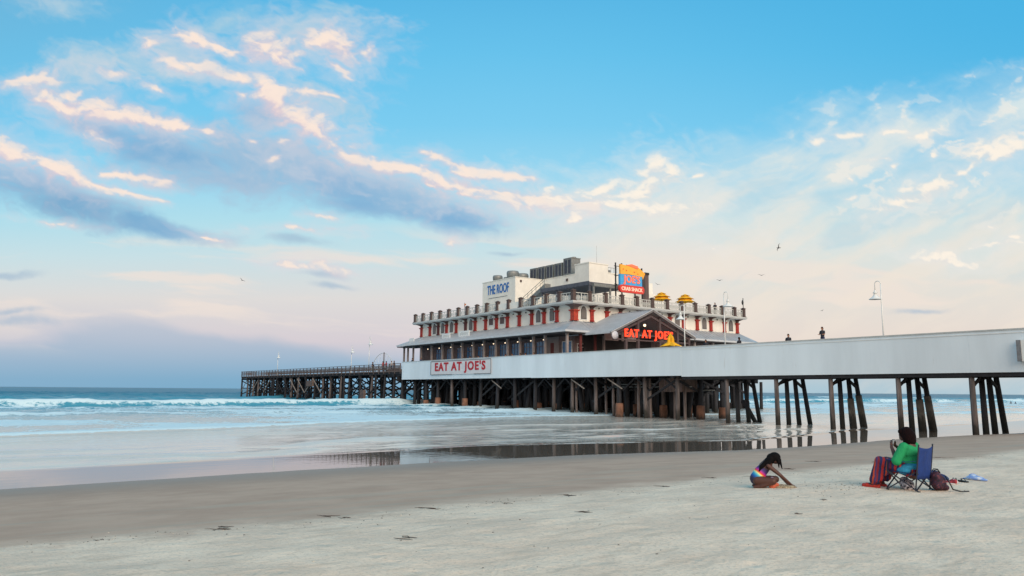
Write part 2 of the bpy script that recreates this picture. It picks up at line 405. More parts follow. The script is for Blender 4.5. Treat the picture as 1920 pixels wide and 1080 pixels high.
    hz_ = ell([(a_, b_, r1*1.15, r2*1.5, *o_) for (a_, b_, r1, r2, *o_) in ll], 1, 2.4, -1.0, 1.1, True, [[(x, y+2, w*1.7) for x, y, w in q] for q in ST])
    over(hz_*.42*np.clip(vp, 0, 1), C(226, 218, 224))
    lm = ell(ll, 1, 2.1, .0, 1.15, True, ST)*np.clip(vp, .55, 1)
    # relief: tops catch the light, bellies fall away into lilac
    sh = np.roll(lm, 9, axis=0)
    t_ = sm(lm-.55*sh+ne*.9, .05, .75)
    over(lm*.92, lerp(t_, C(228, 205, 210), C(255, 233, 217)))
    halo = ell([(a_, b_+ry_*.8, rx_*1.25, ry_*1.5, r_, (s_[0] if s_ else 1)*.8) for (a_, b_, rx_, ry_, r_, *s_) in ll[:24]], 1, 1.3, 0, 1.3)
    over(halo*(1-lm)*.32, C(214, 220, 228))
    wl = [(1210, 312, 26, 22, -50, .8), (1130, 350, 60, 15, -18, .9), (1160, 362, 60, 14, -14, .8), (1210, 352, 50, 24, -30, .9), (1240, 336, 20, 24, -30, .7), (1040, 345, 8, 6, -40, .8), (1085, 412, 16, 8, -20, .8), (1300, 335, 14, 4, -20, .6), (1180, 385, 160, 22, 6, .45),
          (1530, 260, 13, 6, 0), (1586, 255, 28, 6, -8), (1662, 248, 22, 5, -8, .9), (1720, 251, 36, 5, -14), (1640, 292, 34, 5, -10, .9), (1668, 304, 16, 6, -5), (1738, 290, 12, 6, 0, .9),
          (1845, 282, 40, 22, -20), (1880, 285, 40, 14, -30), (1915, 262, 22, 12, -40), (1800, 326, 40, 8, -30, .9), (1740, 345, 66, 12, -8), (1700, 370, 60, 14, -14, .85), (1585, 372, 14, 4, 0, .7), (1575, 338, 7, 4, 0, .8),
          (1760, 478, 60, 5, 7, .9), (1800, 490, 40, 6, 8, .7), (1870, 460, 36, 6, -8, .7), (1860, 430, 12, 4, 0, .6), (1330, 470, 20, 3, 0, .5), (1900, 445, 20, 5, -14, .7)]
    wl = [(a_, b_, r1*1.2, r2*1.35, *o_) for (a_, b_, r1, r2, *o_) in wl]
    over(ell([(a_, b_, r1*1.3, r2*1.9, *o_) for (a_, b_, r1, r2, *o_) in wl], 1, 2.4, -.9, 1.2)*.4, C(236, 234, 230))
    wm = ell(wl, 1, 2.1, .0, 1.1)
    sh = np.roll(wm, 7, axis=0)
    over(wm*.93, lerp(sm(wm-.5*sh+ne*.8, .05, .7), C(226, 224, 222), C(254, 243, 228)))
    # shell geometry
    d = np.stack([(U_-960)/FPX, (540-V_)/FPX, -np.ones_like(U_)], -1)
    Mx = np.array(CM); d = d @ Mx.T; d /= np.linalg.norm(d, axis=-1, keepdims=True)
    co = d*30000+np.array([0, 0, 3.])
    me = bpy.data.meshes.new('sky'); me.vertices.add(nu*nv); me.vertices.foreach_set('co', co.ravel())
    i = np.arange((nv-1)*(nu-1)); r = i//(nu-1); c = i % (nu-1); a = r*nu+c; q = np.stack([a, a+1, a+nu+1, a+nu], -1)
    me.loops.add(q.size); me.loops.foreach_set('vertex_index', q.ravel().astype(np.int32))
    me.polygons.add(len(q)); me.polygons.foreach_set('loop_start', (np.arange(len(q))*4).astype(np.int32)); me.polygons.foreach_set('loop_total', np.full(len(q), 4, np.int32))
    me.update(calc_edges=True)
    at2 = me.attributes.new('air', 'FLOAT_COLOR', 'POINT')
    at2.data.foreach_set('color', np.concatenate([rgb, np.ones_like(rgb[..., :1])], -1).astype(np.float32).ravel())
    m = bpy.data.materials.new('sky_air'); m.use_nodes = True; nt = m.node_tree; nt.nodes.clear()
    an = nt.nodes.new('ShaderNodeAttribute'); an.attribute_name = 'air'; em = nt.nodes.new('ShaderNodeEmission'); ou = nt.nodes.new('ShaderNodeOutputMaterial')
    nt.links.new(an.outputs['Color'], em.inputs[0]); nt.links.new(em.outputs[0], ou.inputs[0]); m.cycles.emission_sampling = 'NONE'
    me.materials.append(m)
    o = bpy.data.objects.new('sky', me); col.objects.link(o); o['kind'] = 'structure'
build_sky()

# ------------------------------------------------------------------ beach
WL_Z = .2
def edge_y(X):     # where the thin sheet of water meets the sand
    return np.interp(X, [-50, 1, 7.5, 14.7, 22.5, 27, 31, 38, 48.4, 56, 63.2, 80, 120, 400], [24.5, 25.4, 25.7, 25.9, 25.5, 24.6, 23.5, 23.5, 24.2, 23.9, 23.2, 23.2, 23, 23]) + .35*(fbm(X*.35, X*0+3.3, 3)-.5)
def sand_z(X, Y):
    e = edge_y(X)
    t = (Y-8.)/(e-8.)
    z = np.where(t < 0, 1.30 + .012*(8-Y).clip(0, 40), 1.30 - (1.30-WL_Z)*t)
    z = np.where(t > 1, WL_Z - .035*(Y-e) , z)
    z = z.clip(-4, 3)
    rough = np.clip(1-(Y-9.5)/2.0, .06, 1)
    z = z + rough*(.05*(fbm(X*.7, Y*.7, 3)-.5) + .022*(fbm(X*4.5, Y*4.5, 3)-.5)) * (t < 1.2)
    return z
def sand_at(x, y): return float(sand_z(np.array([[float(x)]]), np.array([[float(y)]]))[0, 0])
t = T('sand')
p = t.pos()
sx = t.new('ShaderNodeSeparateXYZ'); t.L(p, sx.inputs[0]); X_, Y_ = sx.outputs[0], sx.outputs[1]
wob = t.math('MULTIPLY', t.math('SUBTRACT', t.noise(t.pos((.35, .35, .35)), 1.0, 5, .6), .5), 3.6)
wobf = t.math('MULTIPLY', t.math('SUBTRACT', t.noise(t.pos((1, .7, 1)), 3.0, 5, .7), .5), .5)
yy = t.math('ADD', t.math('ADD', Y_, wob), wobf)
mot = t.math('MULTIPLY', t.math('SUBTRACT', t.noise(t.pos(), 9., 5, .7), .5), 1.6)
damp = t.math('MULTIPLY', t.math('ADD', t.rng(t.math('ADD', yy, mot), 10.1, 11.1), t.rng(yy, 10.2, 12.5)), .5)
damp = t.math('MINIMUM', t.math('MULTIPLY', damp, 1.15), 1.)
wet = t.rng(t.math('ADD', Y_, t.math('MULTIPLY', wob, .3)), 18., 25.5)
n1 = t.noise(t.pos((1, 1, 1)), .8, 6, .6); n2 = t.noise(t.pos((1, 1, 1)), 22., 5, .7); n3 = t.noise(t.pos((.5, 2.2, 1)), 2.2, 6, .65)
dry = t.mix(t.rng(n1, .35, .68), lin((224, 202, 180)), lin((243, 221, 197)))
dry = t.mix(t.rng(n2, .48, .68, 0, .6), dry, lin((186, 168, 150)))
dry = t.mix(t.rng(n3, .52, .66, 0, .6), dry, lin((198, 180, 160)))
dc = t.mix(t.rng(n1, .3, .7), lin((176, 149, 130)), lin((190, 163, 143)))
dc = t.mix(t.rng(n2, .55, .78, 0, .2), dc, lin((120, 112, 104)))
dc = t.mix(wet, dc, lin((146, 126, 110)))
# pale dried streaks left by the last swash
sw = t.noise(t.pos((.12, .9, 1)), 1.3, 5, .6)
dc = t.mix(t.math('MULTIPLY', t.rng(sw, .5, .66, 0, .5), t.rng(Y_, 19., 13.)), dc, lin((172, 162, 146)))
t.L(t.mix(damp, dry, dc), t.b.inputs['Base Color'])
t.L(t.math('SUBTRACT', .95, t.math('MULTIPLY', wet, .5)), t.b.inputs['Roughness'])
t.b.inputs['Specular IOR Level'].default_value = .25
h1 = t.noise(t.pos(), 3.2, 6, .62); vor = t.new('ShaderNodeTexVoronoi'); t.L(t.pos(), vor.inputs['Vector']); vor.inputs['Scale'].default_value = 2.1
hh = t.math('ADD', t.math('MULTIPLY', h1, .8), t.math('MULTIPLY', t.rng(vor.outputs[0], .05, .3), .28))
bs = t.math('ADD', t.math('MULTIPLY', t.math('SUBTRACT', 1., damp), .6), .04)
b1 = t.bump(hh, bs, .09); b2 = t.bump(n2, t.math('ADD', t.math('MULTIPLY', t.math('SUBTRACT', 1., damp), .6), .08), .02, b1)
t.L(b2, t.b.inputs['Normal']); SAND = t.m
xs = steps([(-3000, -60, 16, .5), (-60, -2, 30, .8), (-2, 30, 300, 1), (30, 90, 120, 1), (90, 260, 40, 1.3), (260, 6000, 18, 2.2)])
ys = steps([(-600, -20, 10, .5), (-20, 2, 30, 1), (2, 28, 260, 1), (28, 80, 20, 1), (80, 600, 8, 1.5), (600, 40000, 6, 2)])
me, *_ = grid_mesh('beach_sand', xs, ys, sand_z, SAND)
ob('beach_sand', me, SAND, kind='structure')

# ------------------------------------------------------------------ sea
def crest(X, Y, y0, wob, k, hgt, front, backl, gap, sd):
    """One breaking ridge: steep on the shore side, gentle behind; gap leaves it broken along its length."""
    yc = y0 + wob*(fbm(X*k+sd, X*0+sd*3.1, 3)-.5)*2
    d = Y-yc
    prof = np.where(d < 0, np.exp(-(d/front)**2), np.exp(-(d/backl)**2))
    a = np.clip((fbm(X*.045+sd*7, X*0+sd, 3)-gap)*5, 0, 1)
    return hgt*prof*a, np.clip(prof*a, 0, 1), d, a
CR = [(112, 4, .03, .95, .9, 3.5, .26, 1.3), (118, 5, .03, .5, 1.0, 3, .35, 9.1), (101, 5, .03, .34, .9, 3, .3, 4.7), (88, 5, .04, .28, .8, 3, .3, 8.9), (77, 5, .05, .24, .7, 2.5, .34, 12.7),
      (131, 7, .03, .5, 1.6, 5, .40, 22.1), (150, 8, .02, .5, 2, 6, .45, 31.), (175, 9, .02, .5, 2, 7, .42, 44.), (205, 9, .02, .5, 2.5, 8, .42, 53.), (240, 12, .02, .55, 3, 9, .4, 66.)]
def front_y(X): return 50.5 + .30*np.clip(X, -50, 45) + 3*(fbm(X*.08, X*0+8.8, 4)-.5) - .18*np.clip(X-52, 0, 90)
def swash_y(X): return np.interp(X, [-50, 1.1, 6.3, 14.2, 24, 30.6, 38.7, 46, 58, 66, 87, 140], [31, 31.4, 31.7, 33, 34.1, 31.9, 29.3, 30.2, 33.5, 33.2, 35.2, 40])+.8*(fbm(X*.16, X*0+5.5, 4)-.5)
foam_store = {}
def sea_z(X, Y):
    e = edge_y(X); sw0 = swash_y(X); foam = np.zeros_like(X)
    z = WL_Z - .016*(np.minimum(Y, sw0)-e) + .016*(sw0-e)*np.clip((Y-sw0)/22, 0, 1)
    z += .30*np.clip((Y-front_y(X)-1)/9, 0, 1) + .15*np.clip((Y-95)/80, 0, 1)
    for (y0, w, k, h, fr, bl, g, s_) in CR:
        hz, pf, d, a = crest(X, Y, y0, w, k, h, fr, bl, g, s_)
        brk = np.clip((fbm(X*.03+s_*2, X*0+2*s_, 3)-(.34 if y0 < 125 else .55))*7, 0, 1)
        z += hz
        foam = np.maximum(foam, a*brk*np.where(d < 0, np.clip(1+d/(fr*1.6), 0, 1)*1.1, np.exp(-np.clip(d, 0, None)/(bl*1.6))))
    fy = front_y(X); d = Y-fy
    inside = np.clip(d/.6, 0, 1)
    z += inside*.16*np.exp(-np.clip(d-.6, 0, None)/4)+.03*inside
    chop = np.clip((Y-fy)/14, 0, 1)
    far = np.clip((Y-110)/40, 0, 1)
    z += chop*(.40+.4*far)*(fbm(X*.35, Y*.5, 4)-.5) + far*1.1*(fbm(X*.10+7, Y*.17+3, 3)-.5) + chop*.12*(fbm(X*1.1+9, Y*.9, 3)-.5)
    band = inside*(np.exp(-np.clip(d, 0, None)/2.2)+.5*np.exp(-np.clip(d, 0, None)/.8))
    mid = inside*np.clip((126-Y)/12, 0, 1)
    foam = np.maximum(foam, band*1.0)
    foam = np.maximum(foam, mid*np.clip(.30+1.25*(fbm(X*.07+3, Y*.16+5, 4)-.30), 0, 1))
    # thin swash lip closer in
    ds = Y-swash_y(X); ac = np.clip((fbm(X*.09+50, X*0, 3)-.30)*5, 0, 1)
    z += .06*np.where(ds < 0, np.exp(-(ds/.22)**2), np.exp(-(ds/1.2)**2))*ac
    foam = np.maximum(foam, .55*np.exp(-((ds-.2)/.35)**2)*ac)
    for q, yq, aq in ((61., 35.0, .08), (83., 39., .09), (97., 43.5, .08), (29., 47., .08)):
        dd = Y-(yq+2.5*(fbm(X*.09+q, X*0+q, 3)-.5)*2+.05*X); aa = np.clip((fbm(X*.12+q, X*0+q*2, 3)-.44)*5, 0, 1)
        z += aq*np.where(dd < 0, np.exp(-(dd/.25)**2), np.exp(-(dd/1.2)**2))*aa
    sw_ = np.clip((Y-swash_y(X))/.9, 0, 1)
    foam_store['r'] = sw_
    rip = sw_*np.clip((62-Y)/6, 0, 1)*(.55+.45*np.clip((X-15)/10, 0, 1))
    z += rip*(.20*(fbm(X*.30+4, Y*.62, 3)-.5) + .05*(fbm(X*1.1+4, Y*1.8, 2)-.5))*np.clip((fbm(X*.10+9, Y*.16+2, 3)-.30)*3.2, .15, 1)
    # the sheet of water is millimetre-flat at the edge
    if foam.shape: foam_store['f'] = np.clip(foam, 0, 1)
    return z
t = T('sea_water')
p = t.pos(); sx = t.new('ShaderNodeSeparateXYZ'); t.L(p, sx.inputs[0]); X_, Y_ = sx.outputs[0], sx.outputs[1]
at_ = t.new('ShaderNodeAttribute', attribute_name='foam'); FM = at_.outputs['Fac']
dep = t.rng(Y_, 46., 100.)
near = t.mix(t.new('ShaderNodeAttribute', attribute_name='ripple').outputs['Fac'], lin((124, 110, 98)), lin((206, 198, 186)))
bc_ = t.mix(dep, near, lin((74, 148, 170)))
bc_ = t.mix(t.rng(Y_, 125., 330.), bc_, lin((34, 112, 138)))
fn = t.noise(t.pos((.8, .8, 1)), 2.0, 8, .72); fn2 = t.noise(t.pos((.25, .4, 1)), 1.1, 6, .6)
lace = t.math('ADD', t.math('MULTIPLY', fn, .65), t.math('MULTIPLY', fn2, .35))
fm = t.rng(t.math('ADD', lace, t.math('MULTIPLY', FM, .55)), .73, .86)
fm = t.math('MULTIPLY', fm, t.rng(FM, .02, .15))
t.L(t.mix(fm, bc_, lin((206, 228, 234))), t.b.inputs['Base Color'])
ro = t.math('ADD', t.rng(Y_, 30., 60., .012, .09), t.math('MULTIPLY', fm, .5))
ro = t.math('ADD', ro, t.rng(Y_, 110., 180., 0, .26))
t.L(ro, t.b.inputs['Roughness']); t.b.inputs['IOR'].default_value = 1.34
sp = t.math('SUBTRACT', t.rng(Y_, 55., 105., .5, .12), t.math('MULTIPLY', fm, .15)); t.L(sp, t.b.inputs['Specular IOR Level'])
r1 = t.noise(t.pos((1, 1.3, 1)), 2.6, 5, .6); r0 = t.noise(t.pos((.5, 1.6, 1)), 1.3, 3, .5); r2 = t.noise(t.pos((.25, .45, 1)), 1., 6, .6)
wy_ = t.math('ADD', t.math('ADD', Y_, t.rng(X_, 18., 40., -1.6, 1.2)), t.math('MULTIPLY', t.math('SUBTRACT', r0, .5), 5.))
RP = t.new('ShaderNodeAttribute', attribute_name='ripple').outputs['Fac']
s1 = t.math('ADD', t.math('MULTIPLY', RP, .06), t.rng(Y_, 40., 56., .004, .30))
b0 = t.bump(r0, t.math('ADD', t.rng(Y_, 25., 30., .012, .03), 0.), .12)
b1 = t.bump(r1, s1, .2, b0)
b2 = t.bump(r2, t.rng(Y_, 100., 150., 0., .9), .6, b1)
t.L(b2, t.b.inputs['Normal']); SEA = t.m
xs = steps([(-40, -2, 30, 1), (-2, 120, 300, 1), (120, 420, 130, 1.2)])
ys = steps([(22.5, 62, 230, 1), (62, 140, 200, 1), (140, 420, 200, 1.3)])
me, Xg, Yg, Zg = grid_mesh('sea', xs, ys, sea_z, SEA)
a = me.attributes.new('ripple', 'FLOAT', 'POINT'); a.data.foreach_set('value', foam_store['r'].ravel().astype(np.float32))
a = me.attributes.new('foam', 'FLOAT', 'POINT'); a.data.foreach_set('value', foam_store['f'].ravel().astype(np.float32))
ob('sea', me, SEA, kind='structure')
# open water round the surf: an L of coarse sheets out to the horizon
zf = WL_Z+.45-.12
mb = MB()
for (x0, x1, y0, y1) in ((-20000, 40000, 415, 40000),): mb.add([(x0, y0, zf), (x1, y0, zf), (x1, y1, zf), (x0, y1, zf)], [(0, 1, 2, 3)])
for (x0, x1) in ((-20000, -39.8), (419.8, 40000)): mb.add([(x0, 22.5, .15), (x1, 22.5, .15), (x1, 415, zf-.005), (x0, 415, zf-.005)], [(0, 1, 2, 3)])
ob('open_sea', mb, SEA, kind='structure')

# ------------------------------------------------------------------ materials for built things
M_PARA = mat('white_painted_panel', (222, 232, 238), .55, .07, .35, streak=(1, 1, .15))
M_WALL = mat('cream_stucco', (234, 230, 220), .8, .06, .8)
M_WHITE = mat('white_paint', (226, 228, 226), .5, .06)
M_TRIM = mat('grey_white_trim', (190, 192, 190), .6, .1)
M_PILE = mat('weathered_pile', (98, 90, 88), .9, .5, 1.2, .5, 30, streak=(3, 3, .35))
M_PILED = mat('shade_toned_pile', (42, 43, 48), .85, .4, 1.2, .5, 30, streak=(3, 3, .4))  # pile colour darkened to carry the shade beneath the decks
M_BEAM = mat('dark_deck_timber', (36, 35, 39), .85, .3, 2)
M_WOOD = mat('grey_brown_timber', (104, 88, 82), .85, .3, 3, .3, 30)
M_PALEW = mat('pale_brace_timber', (150, 138, 128), .85, .3, 2)
M_CONC = mat('rust_stained_concrete', (128, 92, 74), .9, .32, 1.6, .4, 14)
M_JACK = mat('concrete_jacket', (104, 100, 94), .9, .3, 1.6, .4, 14)
M_ROOF = mat('grey_metal_roofing', (172, 178, 184), .45, .08, 1, metal=.2)
M_GUT = mat('pale_gutter', (196, 200, 204), .5, .08)
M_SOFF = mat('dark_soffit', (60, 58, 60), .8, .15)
M_BRICK = mat('painted_red_shaft', (158, 44, 36), .7, .3, 4)
M_BRKT = mat('brown_bracket', (92, 66, 60), .75, .25, 4)
M_CAP = mat('dark_brown_cap', (84, 68, 64), .7, .2, 4)
M_LOUV = mat('grey_louvre', (112, 106, 104), .7, .15, 8, streak=(.2, .2, 6))
M_FRAME = mat('dark_window_frame', (58, 52, 50), .6, .1)
M_GLASS = mat('sky_tinted_window_glass', (44, 112, 168), .12, .3, .8)  # bright blue base stands in for sky reflected in the panes
M_DGLASS = mat('dark_window_glass', (26, 36, 44), .08, .3, .8)
M_LATT = mat('lattice_white', (196, 196, 190), .6, .1)
M_MAUV = mat('mauve_timber_wall', (120, 104, 104), .8, .2, 2)
M_POST = mat('grey_porch_post', (150, 140, 138), .7, .18, 2)
M_MAROON = mat('maroon_post', (110, 52, 50), .7, .18, 2)
M_BLACK = mat('black_metal', (30, 30, 32), .5, .1)
M_GALV = mat('galvanised_metal', (132, 134, 132), .5, .15, 3, metal=.3)
M_DUCT = mat('dark_unit_panel', (62, 62, 74), .6, .25, 3)
M_YEL = mat('yellow_canvas', (240, 178, 20), .8, .1, 3)
M_NEON = mat('red_neon', (255, 60, 30), .5, 0, emis=((255, 66, 34), 1.4))
M_BULB = mat('lit_bulb', (255, 226, 190), .5, 0, emis=((255, 226, 190), 2.2))
M_REDL = mat('red_lettering', (176, 26, 40), .6, .08)
M_BLUL = mat('blue_lettering', (24, 104, 178), .6, .12)
M_SBLU = mat('sign_blue', (70, 160, 214), .5, .12, 2, emis=((60, 150, 210), .12))
M_SORG = mat('sign_orange', (250, 120, 84), .5, .05, emis=((255, 110, 70), .35))
M_SRED = mat('sign_red', (206, 62, 50), .5, .08, emis=((210, 60, 48), .12))
M_SYEL = mat('sign_yellow', (244, 172, 60), .5, .1, 2, emis=((240, 160, 60), .12))
M_SCRM = mat('sign_cream', (255, 214, 190), .5, .05, emis=((255, 190, 170), .3))

def tide_line(m, z0, c):      # weed and wet below the high-water mark
    t = T.__new__(T); t.m = m; t.t = m.node_tree; t.b = t.t.nodes['Principled BSDF']
    src = t.b.inputs['Base Color'].links[0].from_socket
    s_ = t.new('ShaderNodeSeparateXYZ'); t.L(t.pos(), s_.inputs[0])
    z = t.math('ADD', s_.outputs[2], t.math('MULTIPLY', t.math('SUBTRACT', t.noise(t.pos((3, 3, 1)), 1.5, 4), .5), 1.6))
    t.L(t.mix(t.rng(z, z0+.35, z0-.35, 0, .8), src, lin(c)), t.b.inputs['Base Color'])
for m_ in (M_PILE, M_PILED, M_JACK, M_CONC): tide_line(m_, 1.15 if m_ != M_CONC else .55, (38, 40, 36))
def stains(m):                # thin rusty runs below the coping and at the fixings
    t = T.__new__(T); t.m = m; t.t = m.node_tree; t.b = t.t.nodes['Principled BSDF']
    src = t.b.inputs['Base Color'].links[0].from_socket
    n = t.noise(t.pos((1, 1, .10)), 2.6, 5, .7); q = t.noise(t.pos((1, 1, 1)), .45, 3)
    t.L(t.mix(t.math('MULTIPLY', t.rng(n, .60, .74), t.rng(q, .45, .65, 0, .30)), src, lin((150, 132, 116))), t.b.inputs['Base Color'])
stains(M_PARA)
def clone(o, parent=None, **kw):
    c = o.copy(); col.objects.link(c)
    if parent: c.parent = parent
    for ch in [x for x in o.children_recursive if x.parent == o]: clone(ch, c)
    for k, v in kw.items(): setattr(c, k, v)
    return c
def link_copies(src, locs, parent, rots=None, scales=None):
    """src is the first; copies of it and its children at the other places."""
    out = [src]; src.location = locs[0]
    if rots: src.rotation_euler = rots[0]
    if scales: src.scale = scales[0]
    for i, l in enumerate(locs[1:], 1):
        c = clone(src, parent); c.location = l
        if rots: c.rotation_euler = rots[i]
        if scales: c.scale = scales[i]
        out.append(c)
    return out

# ------------------------------------------------------------------ walkway pier with its bents
wk = empty('walkway_pier', (58, 20, 0), label='white sided walkway pier on raking timber piles reaching back over the sand', cat='pier')
def rel(mb_owner, v): return tuple(a-b for a, b in zip(v, mb_owner.location))
def part(name, mb, m, parent, **kw):    # geometry given in world coordinates
    o = ob(name, mb, m, parent, **kw); o.location = tuple(-v for v in parent.location) if parent.rotation_euler.z == 0 else (0, 0, 0); return o
mb = MB()
for y0, y1 in ((-14, 2.4), (2.4, 9.7), (9.7, 17), (17, 24.3), (24.3, 31.6), (31.6, 38.9), (38.9, 46.2), (46.2, 51.2)):
    mb.box(58.0, 58.09, y0+.002, y1-.002, 4.52, 7.44)
part('parapet_panel', mb, M_PARA, wk)
mb = MB().box(57.93, 58.17, -14, 51.2, 7.44, 7.52)
part('coping', mb, M_TRIM, wk)
mb = MB().box(57.965, 57.998, -14, 51.2, 7.20, 7.25); part('edge_trim', mb, M_WHITE, wk)
mb = MB().box(62.9, 63.0, -14, 51.2, 4.6, 7.3); part('parapet_panel', mb, M_PARA, wk)
mb = MB().box(58.09, 62.9, -14, 51.2, 6.15, 6.4); part('deck', mb, M_WOOD, wk)
mb = MB()
for x in (58.1, 59.3, 60.5, 61.7, 62.6): mb.box(x, x+.3, -14, 51.2, 4.24, 4.75)
for y in np.arange(-13, 51, 1.2): mb.box(58.12, 62.85, y, y+.16, 4.80, 5.1)
part('beam', mb, M_BEAM, wk)
BENTS = [-2, 3.2, 8.6, 13.9, 19.1, 24.4, 29.7, 35.4, 40.6, 46.0, 51.3]
tops = [58.4, 59.9, 61.2, 62.4]; rake = [0.05, .12, .42, .95]
def pile_mb(h, r0=.21, r1=.19, n=12, wob=.0):
    return MB().cyl((0, 0, -h), (0, 0, 0), r0, r1, n)
pm = MB().cyl((0, 0, -4.8), (0, 0, 0), .22, .185, 12).mesh('pile', M_PILED)
pm2 = MB().cyl((0, 0, -4.8), (0, 0, 0), .22, .185, 12).mesh('pile', M_PILE)
for bi, y in enumerate(BENTS):
    if y > 50: continue
    for k in range(4):
        o = bpy.data.objects.new('pile', pm2 if k == 0 else pm); col.objects.link(o); o.parent = wk
        o.location = (tops[k]-58, y-20+random.uniform(-.06, .06), 4.3); lean = math.atan(rake[k]/4.3)
        o.rotation_euler = (random.uniform(-.01, .01), -lean, random.random()*6)
        o.rotation_mode = 'XYZ'; o.rotation_euler = Matrix.Rotation(-lean, 3, 'Y').to_euler()
        if bi in (6, 7) and k in (2, 3):
            j = MB().cyl((0, 0, -4.75), (0, 0, -1.75 if k == 2 else -1.5), .31, .27, 12)
            ob('jacket', j, M_JACK, o)
        if bi == 6 and k == 1: pass
    mb = MB()
    mb.bar((58.4, y, 3.55), (60.0, y, 4.35), .12, .22); mb.bar((62.5, y, 3.45), (60.8, y, 4.35), .12, .22)
    mb.bar((59.0, y+.15, 3.75), (61.6, y+.15, 4.35), .1, .16)
    part('knee_brace', mb, M_BEAM, wk)
mb = MB(); mb.bar((61.0, 46.1, 2.2), (63.0, 46.1, -.2), .3, .3); part('prop', mb, M_PILED, wk)

# ------------------------------------------------------------------ platform under the restaurant
pf = empty('restaurant_platform', (58, 51.2, 0), label='wide white sided deck on a forest of piles carrying the restaurant', cat='platform')
PX0, PX1, PY0, PY1 = 58.0, 100.0, 51.2, 117.2
mb = MB()
for y0, y1 in ((51.2, 63.6), (63.6, 76.1), (76.1, 96.4), (96.4, 111.3)):
    mb.box(57.985, 58.09, y0+.003, y1-.003, 4.62 if y1 < 77 else 4.66, 7.50)
mb.poly([(58.09, 111.3, 4.72), (62.0, 111.32, 4.72), (62.0, 111.32, 7.5), (58.09, 111.3, 7.5)], (0, .12, 0))
part('parapet_panel', mb, M_PARA, pf)
part('coping', MB().box(57.92, 58.18, 51.2, 111.35, 7.50, 7.57), M_TRIM, pf)
DK = [(58.1, 68, 51.2), (68, 80, 61), (80, PX1, 69.5)]    # the deck widens in steps away from the shore
mb = MB()
for i_, (a_, b_, c_) in enumerate(DK): mb.box(a_+(.004 if i_ else 0), b_, c_, PY1, 5.9, 6.38)
part('deck', mb, M_WOOD, pf)
def under(x, y): return y > (51.2 if x < 68 else 61 if x < 80 else 70)
mb = MB()
for x in np.arange(58.3, 99.8, 2.6): mb.box(x, x+.35, PY0 if x < 67.5 else 61 if x < 79.5 else 69.5, PY1, 5.2, 5.9)
for y in np.arange(52.6, 117, 5.05): mb.box(58.12, 67.9 if y < 61 else 79.9 if y < 69.5 else 99.8, y-.2, y+.2, 4.4, 5.2)
part('beam', mb, M_BEAM, pf)
prng = random.Random(3)
fm_ = MB().lathe((0, 0, 0), [(.0, -1.2), (.46, -1.2), (.46, -.3), (.43, 1.25), (.38, 1.36), (.0, 1.37)], 14).mesh('footing', M_CONC)
pa = MB().cyl((0, 0, -1.5), (0, 0, 4.6), .25, .2, 10).mesh('pile', M_PILE)
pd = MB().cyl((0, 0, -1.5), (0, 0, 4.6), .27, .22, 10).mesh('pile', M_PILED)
cnt = 0
for ix, x in enumerate([58.75, 62.4, 66.2, 70.6, 75.6, 80.6, 86.0, 92.0, 98.0]):
    for iy, y in enumerate(np.arange(52.6, 114, (4.0, 4.6, 5.05, 5.05, 5.05, 5.5, 5.5, 6, 6)[ix])):
        if cnt >= 98 or not under(x, y): continue
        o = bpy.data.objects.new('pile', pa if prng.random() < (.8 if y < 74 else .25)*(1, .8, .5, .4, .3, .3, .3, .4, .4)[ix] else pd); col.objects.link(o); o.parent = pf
        o.location = (x-58+prng.uniform(-.35, .35)*(ix > 0), y-51.2+prng.uniform(-.5, .5), 0); cnt += 1
        o.rotation_euler = (prng.uniform(-.03, .03), prng.uniform(-.02, .03), 0)
        if (ix == 0 and 60 < y < 108 and prng.random() < .35) or (ix in (1, 2, 3) and prng.random() < .8):
            f = bpy.data.objects.new('footing', fm_); col.objects.link(f); f.parent = o; f.location = (0, 0, .15+prng.uniform(-.1, .25))
            f.scale = (1, 1, prng.uniform(.85, 1.1))
# further piles and batter piles between the rows, past counting in the shade
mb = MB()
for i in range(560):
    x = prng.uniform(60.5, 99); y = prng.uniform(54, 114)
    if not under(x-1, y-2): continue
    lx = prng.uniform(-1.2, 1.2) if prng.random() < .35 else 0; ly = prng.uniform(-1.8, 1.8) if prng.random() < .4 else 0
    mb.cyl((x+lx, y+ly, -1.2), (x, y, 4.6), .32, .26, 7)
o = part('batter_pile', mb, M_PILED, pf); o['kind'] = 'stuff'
mb = MB(); nb = [0]
def pbr(*a):
    if a[0][0] < 63.2 and nb[0] < 70: nb[0] += 1; part('brace', MB().bar(*a), M_BEAM, pf)
    else: mb.bar(*a)
for ix, x in enumerate((58.75, 62.4, 66.2, 70.6, 75.6, 80.6)):
    st_ = 4.0 if ix == 0 else 5.0
    for y in np.arange(52.6, 110, st_):
        if not under(x, y): continue
        if prng.random() < .75: pbr((x+.25, y, 3.2), (x+.25, y+st_*.48, 4.5), .1, .18); pbr((x+.25, y+st_, 3.1), (x+.25, y+st_*.52, 4.5), .1, .18)
        if prng.random() < .6: pbr((x, y+.2, 4.4), (x+4.6, y+.2, 2.7), .1, .24)
        if prng.random() < .4: pbr((x+.2, y, 4.3), (x+.2, y+5.0, 1.8), .1, .22)
for i in range(150):
    x = prng.uniform(64, 98); y = prng.uniform(56, 114)
    if under(x-1, y-2): mb.cyl((x, y, -1), (x, y, prng.uniform(1.2, 1.9)), .6, .55, 10)
for x in (64.5, 69.5, 76, 83): 
    y0_ = 52.5 if x < 68 else 62 if x < 80 else 71
    mb.box(x, x+.3, y0_, 114, 3.9, 4.4); mb.box(x+.35, x+.6, y0_, 114, 3.2, 3.4)
o = part('inner_timber', mb, M_BEAM, pf); o['kind'] = 'stuff'
